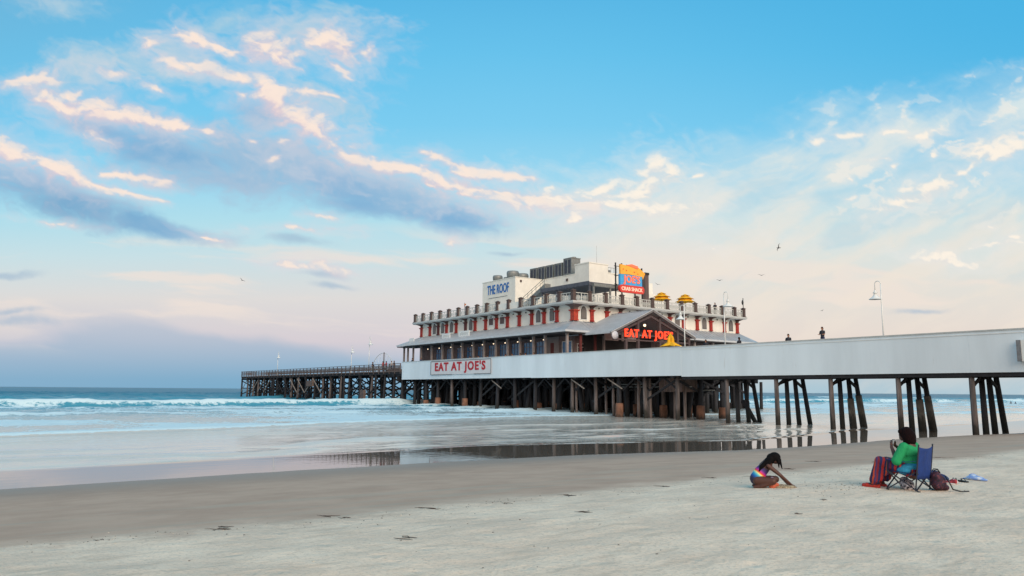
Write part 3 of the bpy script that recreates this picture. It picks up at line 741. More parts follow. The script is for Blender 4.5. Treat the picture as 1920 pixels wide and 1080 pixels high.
for y in (60.2, 66.5, 83.4): part('pale_brace', MB().bar((58.5, y, 3.3), (58.5, y+2.3, 4.4), .07, .12), M_PALEW, pf)
mb = MB()
for (x, y0, y1, z) in ((61, 52.5, 66, 3.55), (60.6, 57, 63, 3.85), (64, 52, 70, 3.2)): mb.cyl((x, y0, z), (x, y1, z-.05), .06, n=8)
part('pipe', mb, M_GALV, pf)
for i in range(14):
    y = 53+i*1.25+prng.uniform(-.4, .4); x = prng.uniform(59.2, 61.8)
    part('slim_pile', MB().cyl((x+prng.uniform(-.15, .15), y, -1), (x, y, 4.4), .17, .14, 9), mat('pale_slim_pile', (126, 114, 110), .9, .5, 1.4, .5, 30, streak=(3, 3, .35)), pf)
# timber tank hung under the deck
tk = empty('timber_tank', (60.2, 53.1, 3.0), label='square grey brown timber box hung under the deck where the walkway meets the platform', cat='box')
mb = MB().box(0, 2.4, 0, 3.2, 0, 1.45)
ob('box_body', mb, M_WOOD, tk)
mb = MB()
for k in range(5): mb.box(-.05, -.003, .05+k*.75, .15+k*.75, -.02, 1.5)
mb.box(-.03, 2.43, -.05, -.003, 1.3, 1.47); mb.box(.2, .3, .2, .3, 1.46, 2.0); mb.box(2.1, 2.2, 2.9, 3., 1.46, 2.0)
ob('batten', mb, M_MAUV, tk)

# ------------------------------------------------------------------ old timber fishing pier
fp = empty('fishing_pier', (58, 112, 0), label='long dark timber fishing pier with open railings running out to sea', cat='pier')
FY1 = 201.5
mb = MB().box(57.95, 65.2, 111.7, FY1, 5.95, 6.12)
part('deck', mb, M_WOOD, fp)
mb = MB()
for x in (58.1, 59.8, 61.5, 63.2, 64.8): mb.box(x, x+.2, 111.7, FY1-.1, 5.55, 5.95)
part('stringer', mb, M_BEAM, fp)
for X0 in (57.98, 65.05):
    mb = MB(); y = 112.0
    while y < FY1+.1:
        mb.box(X0, X0+.12, y-.07, y+.07, 5.7, 7.3); y += 2.03
    for z in (6.4, 6.68, 6.96): mb.box(X0-.035, X0-.003, 112, FY1, z, z+.13)
    mb.box(X0-.08, X0+.2, 112, FY1+.1, 7.3, 7.38)
    part('railing', mb, M_WOOD, fp)
mb = MB()
for x in np.arange(58.2, 65.1, 1.7): mb.box(x-.06, x+.06, FY1-.05, FY1+.07, 5.7, 7.3)
for z in (6.4, 6.68, 6.96, 7.31): mb.box(58.1, 65.0, FY1+.08, FY1+.12, z, z+.12)
part('railing', mb, M_WOOD, fp)
r3 = random.Random(11); npile = 0
pf1 = MB().cyl((0, 0, -1), (0, 0, 5.6), .26, .2, 8).mesh('pile', M_PILED); pf2 = MB().cyl((0, 0, -1), (0, 0, 5.6), .26, .2, 8).mesh('pile', M_PILE)
YB = np.arange(114.5, FY1+.2, 4.56)
for bi, y in enumerate(YB):
    for k, x in enumerate((58.3, 60.4, 62.7, 64.9)):
        o = bpy.data.objects.new('pile', pf2 if k == 0 and r3.random() < .4 else pf1); col.objects.link(o); o.parent = fp
        o.location = (x-58+r3.uniform(-.15, .15), y-112+r3.uniform(-.4, .4), 0)
        o.rotation_euler = (r3.uniform(-.08, .08), (.02, .03, -.03, -.02)[k], 0); npile += 1
    mb = MB(); mb.box(58.0, 65.2, y-.18, y+.18, 5.2, 5.55)
    mb.bar((58.3, y+.2, 4.9), (64.9, y+.2, 1.6), .1, .24); mb.bar((64.9, y-.2, 4.9), (58.3, y-.2, 1.6), .1, .24)
    mb.bar((58.3, y+.26, 3.1), (64.9, y+.26, 3.1), .1, .22)
    part('bent_frame', mb, M_BEAM, fp)
def brc(a, b, w, h):
    pale = a[0] < 58.2 and r3.random() < .4
    part('pale_brace' if pale else 'brace', MB().bar(a, b, w, h), M_PALEW if pale else M_BEAM, fp)
for i in range(len(YB)-1):
    ya, yb = YB[i], YB[i+1]
    if r3.random() < .6: brc((58.05, ya, 5.1), (58.05, yb, 2.2), .09, .2)
    if r3.random() < .6: brc((58.0, ya, 2.3), (58.0, yb, 5.2), .09, .2)
    if r3.random() < .7: brc((65.1, ya, 5.1), (65.1, yb, 2.0), .1, .24)
    if r3.random() < .7: brc((61.6, ya, 2.0), (61.6, yb, 5.2), .1, .24)
    if r3.random() < .35: brc((58.0, ya+2, -.8), (58.1, ya+r3.uniform(-.8, 3.6), 5.5), .3, .3)
    if r3.random() < .45: brc((60.2, ya+r3.uniform(0, 4), -.8), (60.6, ya+r3.uniform(0, 4), 5.5), .32, .32)

part('timber_block', MB().box(57.6, 58.0, 150.2, 153.6, 3.55, 4.75), M_WOOD, fp); part('timber_block', MB().box(57.55, 58.0, 125.0, 126.6, .9, 2.9), M_WOOD, fp)

# ------------------------------------------------------------------ the restaurant
WX, WY, WX1, WY1 = 63.0, 73.5, 96.8, 114.5
ZD, ZE, ZB, ZS = 6.38, 10.55, 12.05, 14.18      # deck, eave, foot of the upper wall, cornice
rs = empty('restaurant', (63, 73.5, 0), label='large two storey cream restaurant with red pilasters and grey porch roof on the pier', cat='restaurant')
# ground floor walls
mb = MB().box(WX, WX+.3, WY, WY1, ZD, ZE+1.2); mb.box(WX+.3, WX1, WY, WY+.3, ZD, ZE+1.2); mb.box(WX1-.3, WX1, WY+.3, WY1, ZD, ZE+1.2); mb.box(WX+.3, WX1-.3, WY1-.3, WY1, ZD, ZE+1.2)
part('lower_wall', mb, M_MAUV, rs)
# upper wall and roof deck
mb = MB().box(WX+.02, WX+.32, WY+.02, WY1, ZE+1.2, ZS); mb.box(WX+.32, WX1, WY+.02, WY+.32, ZE+1.2, ZS)
mb.box(WX1-.3, WX1, WY+.32, WY1, ZE+1.2, ZS); mb.box(WX+.32, WX1-.3, WY1-.3, WY1, ZE+1.2, ZS)
part('upper_wall', mb, M_WALL, rs)
mb = MB().box(WX-1.35, WX1+.3, WY-1.35, WY1+.5, ZS+.12, ZS+.34); mb.box(WX-1.25, WX1+.2, WY-1.25, WY1+.4, ZS, ZS+.12)
part('cornice', mb, M_TRIM, rs)
# porch roofs: left side, right front, hips
ex0, ey0 = 59.35, 70.9; eyl = 116.0
def slab(pts, th=.1, mi=0, m=None):
    m = m or MB(); p = [Vector(q) for q in pts]; nrm = (p[1]-p[0]).cross(p[2]-p[0]).normalized()
    if nrm.z < 0: nrm = -nrm
    return m.poly(p, -nrm*th, mi)
mb = MB()
slab([(ex0, ey0, ZE), (WX, WY, ZB), (WX, WY1, ZB), (ex0, eyl, ZE)], m=mb)
slab([(ex0, ey0, ZE), (WX, WY, ZB), (WX1, WY, ZB), (98.3, ey0, ZE)], m=mb)
slab([(ex0, eyl, ZE), (WX, WY1, ZB), (WX1, WY1, ZB), (98.3, eyl, ZE)], m=mb)
slab([(98.3, ey0, ZE), (WX1, WY, ZB), (WX1, WY1, ZB), (98.3, eyl, ZE)], m=mb)
# raised seams
def seam(a, b): mb.bar(a, b, .05, .05)
for y in np.arange(74.2, WY1, .8): seam((ex0, y, ZE+.02), (WX, y, ZB+.02))
for x in np.arange(63.8, WX1, .8): seam((x, ey0, ZE+.02), (x, WY, ZB+.02))
seam((ex0, ey0, ZE+.04), (WX, WY, ZB+.04))
part('porch_roof', mb, M_ROOF, rs)
mb = MB(); mb.box(ex0-.1, ex0+.0, ey0-.1, eyl, ZE-.22, ZE+.03); mb.box(ex0, 98.3, ey0-.1, ey0, ZE-.22, ZE+.03)
part('gutter', mb, M_GUT, rs)
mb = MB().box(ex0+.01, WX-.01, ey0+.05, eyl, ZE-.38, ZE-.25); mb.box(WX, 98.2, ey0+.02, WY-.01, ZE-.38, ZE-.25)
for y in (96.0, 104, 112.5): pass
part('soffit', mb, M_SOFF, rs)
# porch columns
colY = [115.5, 114.1, 112.2, 109.5, 106, 102.6, 99.6, 96.7, 93.6, 90.7, 87.7, 84.8, 81.9, 78.9, 76.4]
cm = MB().box(-.13, .13, -.13, .13, 0, ZE-.38-ZD); cm.box(-.19, .19, -.19, .19, 0, .3); cm.box(-.17, .17, -.17, .17, ZE-.55-ZD, ZE-.385-ZD)
cme = cm.mesh('porch_column', M_POST)
for i, y in enumerate(colY):
    ob('porch_column', cme, M_POST, rs, (60.5-63, y-73.5, ZD))
cme2 = cm.mesh('porch_column', M_MAROON)
for i, (x, y) in enumerate(((60.2, 71.6), (62.4, 71.6), (64.9, 71.6), (66.4, 71.6), (80., 71.6), (84, 71.6), (88, 71.6), (92, 71.6), (96, 71.6))):
    ob('porch_column', cme2 if i in (1, 2, 4) else cme, M_POST, rs, (x-63, y-73.5, ZD))
# shop windows between the columns, west side
def window(w, h, m_glass, m_frame, mull=1, trans=.65, name='window', fw=.09):
    """Window facing -X, centred, foot at z=0: frame with a pane child."""
    f = MB(); t_ = .07
    f.box(-t_, 0, -w/2, w/2, 0, fw); f.box(-t_, 0, -w/2, w/2, h-fw, h)
    f.box(-t_, 0, -w/2, -w/2+fw, fw, h-fw); f.box(-t_, 0, w/2-fw, w/2, fw, h-fw)
    for k in range(mull):
        y = -w/2+w*(k+1)/(mull+1); f.box(-t_+.01, 0, y-fw/3, y+fw/3, fw, h-fw)
    if trans: f.box(-t_+.012, 0, -w/2+fw, w/2-fw, h*trans-fw/3, h*trans+fw/3)
    g = MB().box(-.03, -.005, -w/2+fw, w/2-fw, fw, h-fw)
    return f.mesh(name, m_frame), g.mesh('pane', m_glass)
wf, wg = window(2.1, 2.6, M_GLASS, M_MAUV, 2, .72)
for i, y in enumerate([107.7, 104.3, 101.1, 98.2, 95.1, 92.1, 89.2, 86.2, 83.3, 80.4]):
    o = ob('shop_window', wf, M_MAUV, rs, (-.01, y-73.5, ZD+.75)); ob('pane', wg, M_GLASS, o)
wf, wg = window(2.0, 2.6, M_GLASS, M_WHITE, 1, .3)
o = ob('shop_window', wf, M_WHITE, rs, (-.01, 74.9-73.5, ZD+.5)); ob('pane', wg, M_GLASS, o)
mb = MB().box(WX-.06, WX-.004, 76.6, 79.3, ZD, ZE-.4); part('wall_panel', mb, mat('pale_grey_boarding', (150, 142, 142), .8, .1), rs)
mb = MB().box(WX-.08, WX-.062, 77.6, 78.3, ZD, ZE-1.2); part('side_door', mb, M_MAROON, rs)
# front openings on the shoreward side
fwm, fgm = window(1.5, 2.4, M_DGLASS, M_WHITE, 1, .8)
for x in (64.2, 66.0):
    o = ob('entrance_door' if x > 65 else 'shop_window', fwm, M_WHITE, rs, (x-63, -.01, ZD+.35), (0, 0, math.pi/2)); ob('pane', fgm, M_DGLASS, o)
fwm, fgm = window(1.7, 2.2, mat('pale_window_glass', (168, 160, 160), .15, .35, 1.2), M_FRAME, 1, .7)  # plain pale grey panes with noise variation, no emission
for x in (68.4, 70.3, 72.9, 75.2):
    o = ob('shop_window', fwm, M_FRAME, rs, (x-63, -.01, ZD+.4), (0, 0, math.pi/2)); ob('pane', fgm, MATS['pale_window_glass'], o)
for x in (82, 86, 90, 93.6):
    o = ob('shop_window', fwm, M_FRAME, rs, (x-63, -.01, ZD+.4), (0, 0, math.pi/2)); ob('pane', fgm, MATS['pale_window_glass'], o)
# porch lamps
lm_ = MB().cyl((0, 0, 0), (0, 0, .35), .02, n=6).lathe((0, 0, 0), [(.17, -.02), (.06, .1), (.02, .12)], 10)
lme = lm_.mesh('hanging_lamp', M_GALV); bl = MB().sphere((0, 0, -.04), .09, 8, 6).mesh('bulb', M_BULB)
for y in (108.5, 104.8, 101.2, 98.1, 95, 92.2, 89.3, 86.4, 83.4, 80.4, 77.6): 
    o = ob('hanging_lamp', lme, M_GALV, rs, (61.2-63, y-73.5, ZE-.8)); ob('bulb', bl, M_BULB, o)
# pilasters with capital and bracket
def pilaster(w, side=True):
    a = MB().box(-.22, 0, -w/2, w/2, 0, 1.35); a.box(-.27, 0, -w/2-.06, w/2+.06, 0, .14)
    a.box(-.30, 0, -w/2-.1, w/2+.1, 1.35, 1.43); a.box(-.36, 0, -w/2-.17, w/2+.17, 1.43, 1.55)
    b = MB().box(-.2, 0, -w/2+.03, w/2-.03, 1.55, 1.85)
    b.poly([(-.0, -w/2+.05, 1.85), (-.22, -w/2+.05, 1.85), (-1.1, -w/2+.05, 2.06), (-1.1, -w/2+.05, 2.15), (0, -w/2+.05, 2.15)], (0, w-.1, 0))
    b.poly([(-.1, -w/2+.04, 1.78), (-.1, -w/2-.34, 2.13), (-.1, w/2+.34, 2.13), (-.1, w/2-.04, 1.78)], (-.12, 0, 0))
    return a.mesh('pilaster', M_BRICK), b.mesh('bracket', M_BRKT)
pa_, pb_ = pilaster(.52); pw_, pwb_ = pilaster(1.0)
PY_ = [76.94, 79.7, 82.46, 85.4, 88.3, 91.1, 94.0, 96.9, 99.7, 102.5, 105.5, 108.2, 111.0, 113.95]
darkp = mat('dark_maroon_shaft', (92, 46, 46), .75, .3, 4)  # darker maroon for single shafts in the row
for i, y in enumerate(PY_):
    o = ob('pilaster', pa_, M_BRICK, rs, (.01, y-73.5, ZB+.03)); ob('bracket', pb_, M_BRKT, o)
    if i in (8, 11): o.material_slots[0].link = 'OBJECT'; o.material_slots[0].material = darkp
PXs = [66.0, 68.7, 71.25, 74.75, 77.9, 80.98, 83.85, 86.85, 89.95, 93.1, 96.2]
for x in PXs:
    o = ob('pilaster', pa_, M_BRICK, rs, (x-63, .01, ZB+.03), (0, 0, math.pi/2)); ob('bracket', pb_, M_BRKT, o)
cpm = MB().box(-.24, .5, -.24, .5, 0, 1.22); cpm.box(-.3, .56, -.3, .56, 0, .14); cpm.box(-.34, .6, -.34, .6, 1.22, 1.30); cpm.box(-.42, .68, -.42, .68, 1.30, 1.42)
o = ob('corner_pilaster', cpm, mat('brick_red_shaft', (176, 62, 42), .7, .3, 4), rs, (0, 0, ZB+.03))
v = [(-.2, -.2, 1.42), (.48, -.2, 1.42), (.48, .48, 1.42), (-.2, .48, 1.42), (-.26, -.26, 1.8), (.54, -.26, 1.8), (.54, .54, 1.8), (-.26, .54, 1.8), (-.95, -.95, 2.14), (.95, -.95, 2.14), (.95, .95, 2.14), (-.95, .95, 2.14)]
bb = MB().add(v, [(0, 3, 2, 1), (8, 9, 10, 11)]+[(k, (k+1) % 4, 4+(k+1) % 4, 4+k) for k in range(4)]+[(4+k, 4+(k+1) % 4, 8+(k+1) % 4, 8+k) for k in range(4)])
ob('bracket', bb, mat('grey_brown_bracket', (112, 96, 92), .75, .25, 4), o)
# arched windows with white surround, dark frame and louvred panes
def arch_pts(w, h, n=6):
    pts = [(-w/2, 0), (w/2, 0), (w/2, h*.62)]
    for k in range(1, n): a = k/n; pts.append((w/2*(1-a**1.6), h*.62+h*.38*math.sin(a*math.pi/2)))
    pts.append((0, h))
    for k in range(n-1, 0, -1): a = k/n; pts.append((-w/2*(1-a**1.6), h*.62+h*.38*math.sin(a*math.pi/2)))
    pts.append((-w/2, h*.62)); return pts
def arched():
    s_ = MB().poly([(-.05, a, b) for a, b in arch_pts(1.25, 1.98)], (.05, 0, 0))
    f = MB().poly([(-.09, a, b+.10) for a, b in arch_pts(.95, 1.68)], (.035, 0, 0))
    g = MB().poly([(-.105, a, b+.17) for a, b in arch_pts(.80, 1.52)], (.012, 0, 0))
    return s_.mesh('arched_window', M_WHITE), f.mesh('frame', M_FRAME), g.mesh('pane', M_LOUV)
A1, A2, A3 = arched()
def put_arch(loc, rz):
    o = ob('arched_window', A1, M_WHITE, rs, loc, (0, 0, rz)); ob('frame', A2, M_FRAME, o); ob('pane', A3, M_LOUV, o)
for y in (109.5, 106.8, 104.0, 98.2, 81.0, 76.1+1.9): put_arch((.0, y-73.5, ZB+.2), 0)
for x in (65.0-.4, 82.6, 88.5, 94.7): put_arch((x-63, .0, ZB+.2), math.pi/2)
wf, wg = window(1.35, 1.25, mat('brown_shutter', (96, 78, 76), .7, .2), M_WHITE, 0, 0, fw=.1)
for y in (92.6, 89.7): 
    o = ob('square_window', wf, M_WHITE, rs, (0, y-73.5, ZB+.55)); ob('pane', wg, MATS['brown_shutter'], o)
# small lights along the wall under the cornice
for y in (78.3, 83.9, 86.9, 89.7, 92.6, 95.4, 101.1): part('wall_light', MB().box(WX-.12, WX+.01, y-.07, y+.07, ZS-.35, ZS-.18), M_CAP, rs)
for x in (67.3, 73, 76.3, 79.4, 84.9, 91.5): part('wall_light', MB().box(x-.07, x+.07, WY-.12, WY+.01, ZS-.35, ZS-.18), M_CAP, rs)
# balustrade round the roof deck
zb = ZS+.34
pe = MB().box(-.24, .24, -.24, .24, 0, 1.30); pe.box(-.31, .31, -.31, .31, 1.30, 1.38); pe.box(-.32, .32, -.32, .32, 0, .12)
pe.lathe((0, 0, 1.38), [(.31, 0), (.2, .10), (.0, .15)], 8)
pem = pe.mesh('balustrade_post', M_CAP)
def lattice(L, m=M_LATT):
    b = MB(); h = 1.12
    b.box(-.04, .04, 0, L, .06, .14); b.box(-.05, .05, 0, L, h-.09, h)
    n = max(1, round(L/1.0)); w = L/n
    for k in range(n):
        y0 = k*w; cy = y0+w/2; cz = .5
        b.box(-.03, .03, y0, y0+.06, .14, h-.09); b.box(-.03, .03, y0+w-.06, y0+w, .14, h-.09)
        for q in range(12):
            a0 = 2*math.pi*q/12; a1 = 2*math.pi*(q+1)/12
            b.bar((0, cy+.25*math.cos(a0), cz+.25*math.sin(a0)), (0, cy+.25*math.cos(a1), cz+.25*math.sin(a1)), .05, .05)
        for q in range(4):
            a0 = math.pi/4+q*math.pi/2
            b.bar((0, cy, cz), (0, cy+.46*math.cos(a0), cz+.38*math.sin(a0)), .045, .045)
        b.bar((0, cy, .14), (0, cy, h-.09), .04, .04); b.bar((0, y0+.05, cz), (0, y0+w-.05, cz), .04, .04)
    return b
xl, yl = WX-1.0, WY-1.0
PL = [yl, 75.2, 78.0, 80.9, 83.8, 86.7, 89.5, 92.3, 95.0, 97.8, 100.4, 103.3, 106.1, 108.9, 111.8, 114.5]
for y in PL: ob('balustrade_post', pem, M_CAP, rs, (xl-63, y-73.5, zb))
for a_, b_ in zip(PL[:-1], PL[1:]):
    if 83 < a_ < 88: # solid panel below the stair
        part('balustrade_panel', MB().box(xl-.05, xl+.05, a_+.24, b_-.24, zb+.04, zb+.95), M_WALL, rs); continue
    o = ob('balustrade_panel', lattice(b_-a_-.48), M_LATT, rs, (xl-63, a_+.24-73.5, zb))
PR = [xl, 64.75, 67.6, 70.6, 73.4, 76.4, 79.4, 82.4, 85.4, 88.4, 91.5, 94.4, 96.6]
for x in PR[1:]: ob('balustrade_post', pem, M_CAP, rs, (x-63, yl-73.5, zb))
for a_, b_ in zip(PR[:-1], PR[1:]):
    ob('balustrade_panel', lattice(b_-a_-.48), M_LATT, rs, (a_+.24-63, yl-73.5, zb), (0, 0, -math.pi/2))
# entrance gable
gx0, gx1, gxp, gy = 62.5, 77.3, 69.6, 66.0
zg0, zgp = 10.15, 13.25
mb = MB(); 
slab([(gx0, gy, zg0), (gxp, gy, zgp), (gxp, 77, zgp), (gx0, 74.4, zg0)], .12, m=mb); slab([(gx1, gy, zg0), (gxp, gy, zgp), (gxp, 77, zgp), (gx1, 74.4, zg0)], .12, m=mb)
for y in np.arange(66.2, 73.3, .5): mb.bar((gx0, y, zg0+.03), (gxp, y, zgp+.03), .05, .05); mb.bar((gx1, y, zg0+.03), (gxp, y, zgp+.03), .05, .05)
part('gable_roof', mb, M_ROOF, rs)
mb = MB()
for (a_, b_) in (((gx0-.25, gy-.08, zg0-.16), (gxp, gy-.08, zgp-.06)), ((gx1+.25, gy-.08, zg0-.16), (gxp, gy-.08, zgp-.06))): mb.bar(a_, b_, .14, .3)
part('barge_board', mb, mat('grey_barge_board', (120, 118, 120), .7, .12), rs)
mb = MB()
for (a_, b_) in (((gx0-.25, gy-.19, zg0-.02), (gxp, gy-.19, zgp+.08)), ((gx1+.25, gy-.19, zg0-.02), (gxp, gy-.19, zgp+.08))): mb.bar(a_, b_, .05, .08)
for gx_e in (gx0, gx1): mb.box(gx_e-.1, gx_e+.02, gy-.1, 70.7, zg0-.16, zg0+.06)
for s__ in (-1, 1): mb.bar((gxp+s__*.05, gy, zgp+.07), (gxp+s__*.05, 73.4, zgp+.07), .1, .05)
part('roof_edge', mb, M_GUT, rs)
mb = MB()
for x in (65.2, 67.3, 71.2, 74.5, 76.7):
    zt = zg0 + (zgp-zg0)*(1-abs(x-gxp)/(gx1-gxp if x > gxp else gxp-gx0))-.2
    mb.box(x-.16, x+.16, gy+.2, gy+.52, ZD, zt)
for (a_, b_) in (((gx0+.6, gy+.34, zg0-.25), (gxp, gy+.34, zgp-.75)), ((gx1-.6, gy+.34, zg0-.25), (gxp, gy+.34, zgp-.75))): mb.bar(a_, b_, .16, .26)
mb.box(gx0+.6, gx1-.6, gy+.22, gy+.5, 9.25, 9.42)
part('gable_frame', mb, mat('dark_mauve_timber', (84, 72, 74), .8, .2, 3), rs)
mb = MB().poly([(64.6, 69.5, 9.42), (67.0, 69.5, 9.42), (67.0, 69.5, 11.8), (64.6, 69.5, 10.7)], (0, .1, 0)); 
mb.poly([(74.6, 69.5, 9.42), (76.9, 69.5, 9.42), (74.6, 69.5, 10.7)], (0, .1, 0)); mb.box(67.6, 70.4, 69.5, 69.6, 9.42, 10.6)
part('gable_boarding', mb, M_POST, rs)
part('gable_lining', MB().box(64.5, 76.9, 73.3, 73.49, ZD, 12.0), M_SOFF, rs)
o = ob('gable_lamp', MB().sphere((0, 0, 0), .17, 10, 8), M_BULB, rs, (69.1-63, 66.9-73.5, 11.35)); o = ob('wall_lantern', MB().sphere((0, 0, 0), .17, 10, 8), mat('lit_amber', (255, 214, 120), .5, 0, emis=((255, 214, 120), 2.0)), rs, (65.0-63, 66.0-73.5, 7.95))
mb = MB().lathe((0, 0, 0), [(0, 0), (.5, 0), (.5, .1), (0, .1)], 20); o = ob('round_badge', mb, mat('pale_round_board', (206, 206, 214), .5, .25, 5), rs, (62.9-63, 65.9-73.5, 9.75), (math.pi/2, 0, 0))
# roof block that carries the painted name, long wall, stair tower and back block
mb = MB().box(68.0, 73.2, 93.4, 102.6, zb, 20.62); mb.box(67.93, 73.24, 93.33, 102.66, 20.62, 20.72)
mb.box(73.2, 90, 85.2, 101.0, zb, 20.55); mb.box(73.14, 90, 85.2, 93.32, 20.55, 20.65)
part('roof_block', mb, M_WALL, rs)
mb = MB().box(73.2, 77.05, 82.0, 85.19, zb, 21.9); mb.box(73.12, 77.12, 81.92, 85.25, 21.9, 22.06)
part('stair_tower', mb, M_WALL, rs)
mb = MB().box(77.06, 85.3, 82.6, 92, zb, 20.9); mb.box(85.31, 90.5, 82.8, 92, zb, 18.4); mb.box(77.07, 85.36, 82.52, 82.6, 20.8, 20.95)
part('back_block', mb, M_WALL, rs)
mb = MB()
for x in np.arange(77.3, 79.8, .6): mb.cyl((x, 82.9, 20.9), (x, 82.9, 21.8), .03, n=6)
mb.bar((77.3, 82.9, 21.8), (79.8, 82.9, 21.8), .05); mb.box(77.6, 78.8, 83.3, 84.2, 20.95, 21.5)
part('roof_rail', mb, M_GALV, rs)
for v_ in ((73.1, 73.19, 86.8, 87.2, 19.7, 20.1), (68.9, 69.2, 93.28, 93.39, 19.9, 20.25), (76.6, 76.8, 81.9, 81.99, 17.3, 17.6)): part('wall_vent', MB().box(*v_), M_CAP, rs)
mb = MB().cyl((75.2, 82.5, 22.0), (75.2, 82.5, 24.8), .03, n=6); part('mast', mb, M_TRIM, rs)
# covered bar on the roof deck and the stair up to the block
mb = MB().box(66.0, 72.6, 73.9, 84.4, 17.0, 17.5); mb.box(65.94, 65.997, 73.86, 84.4, 17.08, 17.6)
for y in (74.1, 77.5, 81, 84.2): mb.box(66.1, 66.3, y-.1, y+.1, zb, 17.0)
part('bar_canopy', mb, mat('dark_grey_canopy', (86, 88, 98), .7, .2, 2), rs)
mb = MB().box(66.4, 72, 73.4, 73.86, 16.9, 17.3); mb.box(66.4, 66.6, 73.5, 73.7, zb, 16.9); mb.box(69.4, 69.6, 73.5, 73.7, zb, 16.9); part('bar_fascia', mb, M_GALV, rs)
mb = MB().poly([(66.9, 91.5, zb), (66.9, 93.2, zb), (66.9, 84.6, 18.5), (66.9, 84.6, 17.9)], (1.1, 0, 0))
for k in range(9):
    y = 92.6-k*1.0; z = zb+.25+k*.42; mb.bar((66.85, y, z), (66.85, y, z+1.0), .05)
mb.bar((66.85, 92.8, zb+1.1), (66.85, 84.6, 19.0+.3), .06); mb.bar((66.85, 92.8, zb+.7), (66.85, 84.6, 18.9), .04)
part('outside_stair', mb, M_GALV, rs)

# ------------------------------------------------------------------ signs
def sign_text(name, txt, size, m, parent, loc, rot, width=1., bold=.02, depth=.05, space=1.0):
    return ob(name, text_mb(txt, size, depth, bold, width, space), m, parent, loc, rot)
sg = empty('parapet_sign', (57.93, 93.25, 6.32), label='long white board with red capital letters fixed to the white parapet', cat='sign')
ob('board', MB().box(-.08, -.01, -8.25, 8.25, -1.0, 1.0), mat('sign_board_white', (214, 212, 214), .5, .04), sg)
mb = MB().box(-.12, -.082, -8.25, 8.25, .96, 1.04); mb.box(-.12, -.082, 2, 8.25, -1.04, -.97); mb.box(-.12, -.082, -8.25, -4, -1.04, -.97); mb.box(-.12, -.082, 8.18, 8.28, -1, 1); mb.box(-.12, -.082, -8.28, -8.2, -1, 1)
ob('frame', mb, mat('grey_sign_frame', (96, 96, 100), .6, .1), sg)
sign_text('lettering', "EAT AT JOE'S", 1.68, M_REDL, sg, (-.11, 0, 0), ROT_SIDE, 1.22, .032, .05, 1.18)
sg = empty('neon_sign', (69.0, 66.0, 9.9), label='glowing red capital letters across the dark entrance gable', cat='sign')
sign_text('lettering', "EAT AT JOE'S", 1.36, M_NEON, sg, (0, 0, .12), ROT_FRONT, .92, .022, .12, 1.2)
mb = MB(); mb.bar((-4.8, .12, .4), (4.8, .12, .4), .05); mb.bar((-4.8, .12, -.3), (4.8, .12, -.3), .05); ob('rail', mb, M_BLACK, sg)
sg = empty('painted_name', (67.98, 98.1, 18.9), label='tall blue capitals and thin rule on the side of the rooftop block', cat='sign')
sign_text('lettering', "THE ROOF", 2.1, M_BLUL, sg, (-.03, 0, .35), ROT_SIDE, .60, .012)
ob('rule', MB().box(-.03, 0, -2.6, 2.6, -1.05, -.98), mat('grey_rule', (110, 116, 122), .6, .05), sg)
# roof sign
rsg = empty('rooftop_sign', (73.0, 72.9, 16.4), label='tall yellow, blue and red restaurant sign on black posts above the balustrade', cat='sign')
mb = MB()
for x in (-2.75, -1.6, .9, 2.3): mb.box(x-.07, x+.07, .32, .46, -1.3, 4.05 if x < 0 else 3.75)
for z in (.15, 1.1, 2.3, 3.6): mb.bar((-2.9, .5, z), (2.3, .5, z), .07)
for z in (1.0, 2.2, 3.4): mb.bar((-2.95, .3, z), (-2.6, .3, z), .09)
for x in (-1.9, -.8, .3, 1.4): mb.bar((x, .3, 3.4), (x, .3, 3.95), .06)
ob('frame', mb, M_BLACK, rsg)
# arrow-headed yellow panel
pts = [(-2.2, 2.5), (-2.2, 3.85), (-.9, 3.75), (1.1, 3.4), (1.25, 3.7), (2.55, 2.95), (2.1, 2.1), (1.97, 2.45), (-.5, 2.56)]
ob('yellow_arrow', MB().poly([(a, -.02, b) for a, b in pts], (0, .3, 0)), M_SYEL, rsg)
mb = MB()
for a, b in ((-1.7, 3.2), (-1.1, 3.05), (.4, 2.95), (1.1, 2.75)): mb.cyl((a, -.05, b), (a, .0, b), .09, n=8)
ob('bulb', mb, M_SRED, rsg)
ob('red_top_board', MB().poly([(-.9, .0, 3.86), (.0, .0, 4.05), (1.15, .0, 3.85), (1.15, .0, 3.50), (-.8, .0, 3.80)], (0, .2, 0)), M_SORG, rsg)
ob('blue_panel', MB().box(-2.2, 1.95, .02, .42, .95, 2.5), M_SBLU, rsg)
sign_text('lettering', "JOE'S", 1.34, M_SORG, rsg, (-.1, -.03, 1.76), ROT_FRONT, .98, .03, .06, 1.05)
mb = MB(); n = 10
pts = [(-2.3+.42*math.cos(math.pi/2+math.pi*k/n)+.3, .55+.52*math.sin(math.pi/2+math.pi*k/n)) for k in range(n+1)] + [(1.9+.42*math.cos(-math.pi/2+math.pi*k/n), .55+.52*math.sin(-math.pi/2+math.pi*k/n)) for k in range(n+1)]
ob('red_oval', MB().poly([(a, -.06, b-.02) for a, b in pts], (0, .36, 0)), M_SRED, rsg)
sign_text('lettering', "CRAB SHACK", .70, M_SCRM, rsg, (-.1, -.10, .52), ROT_FRONT, .95, .02)
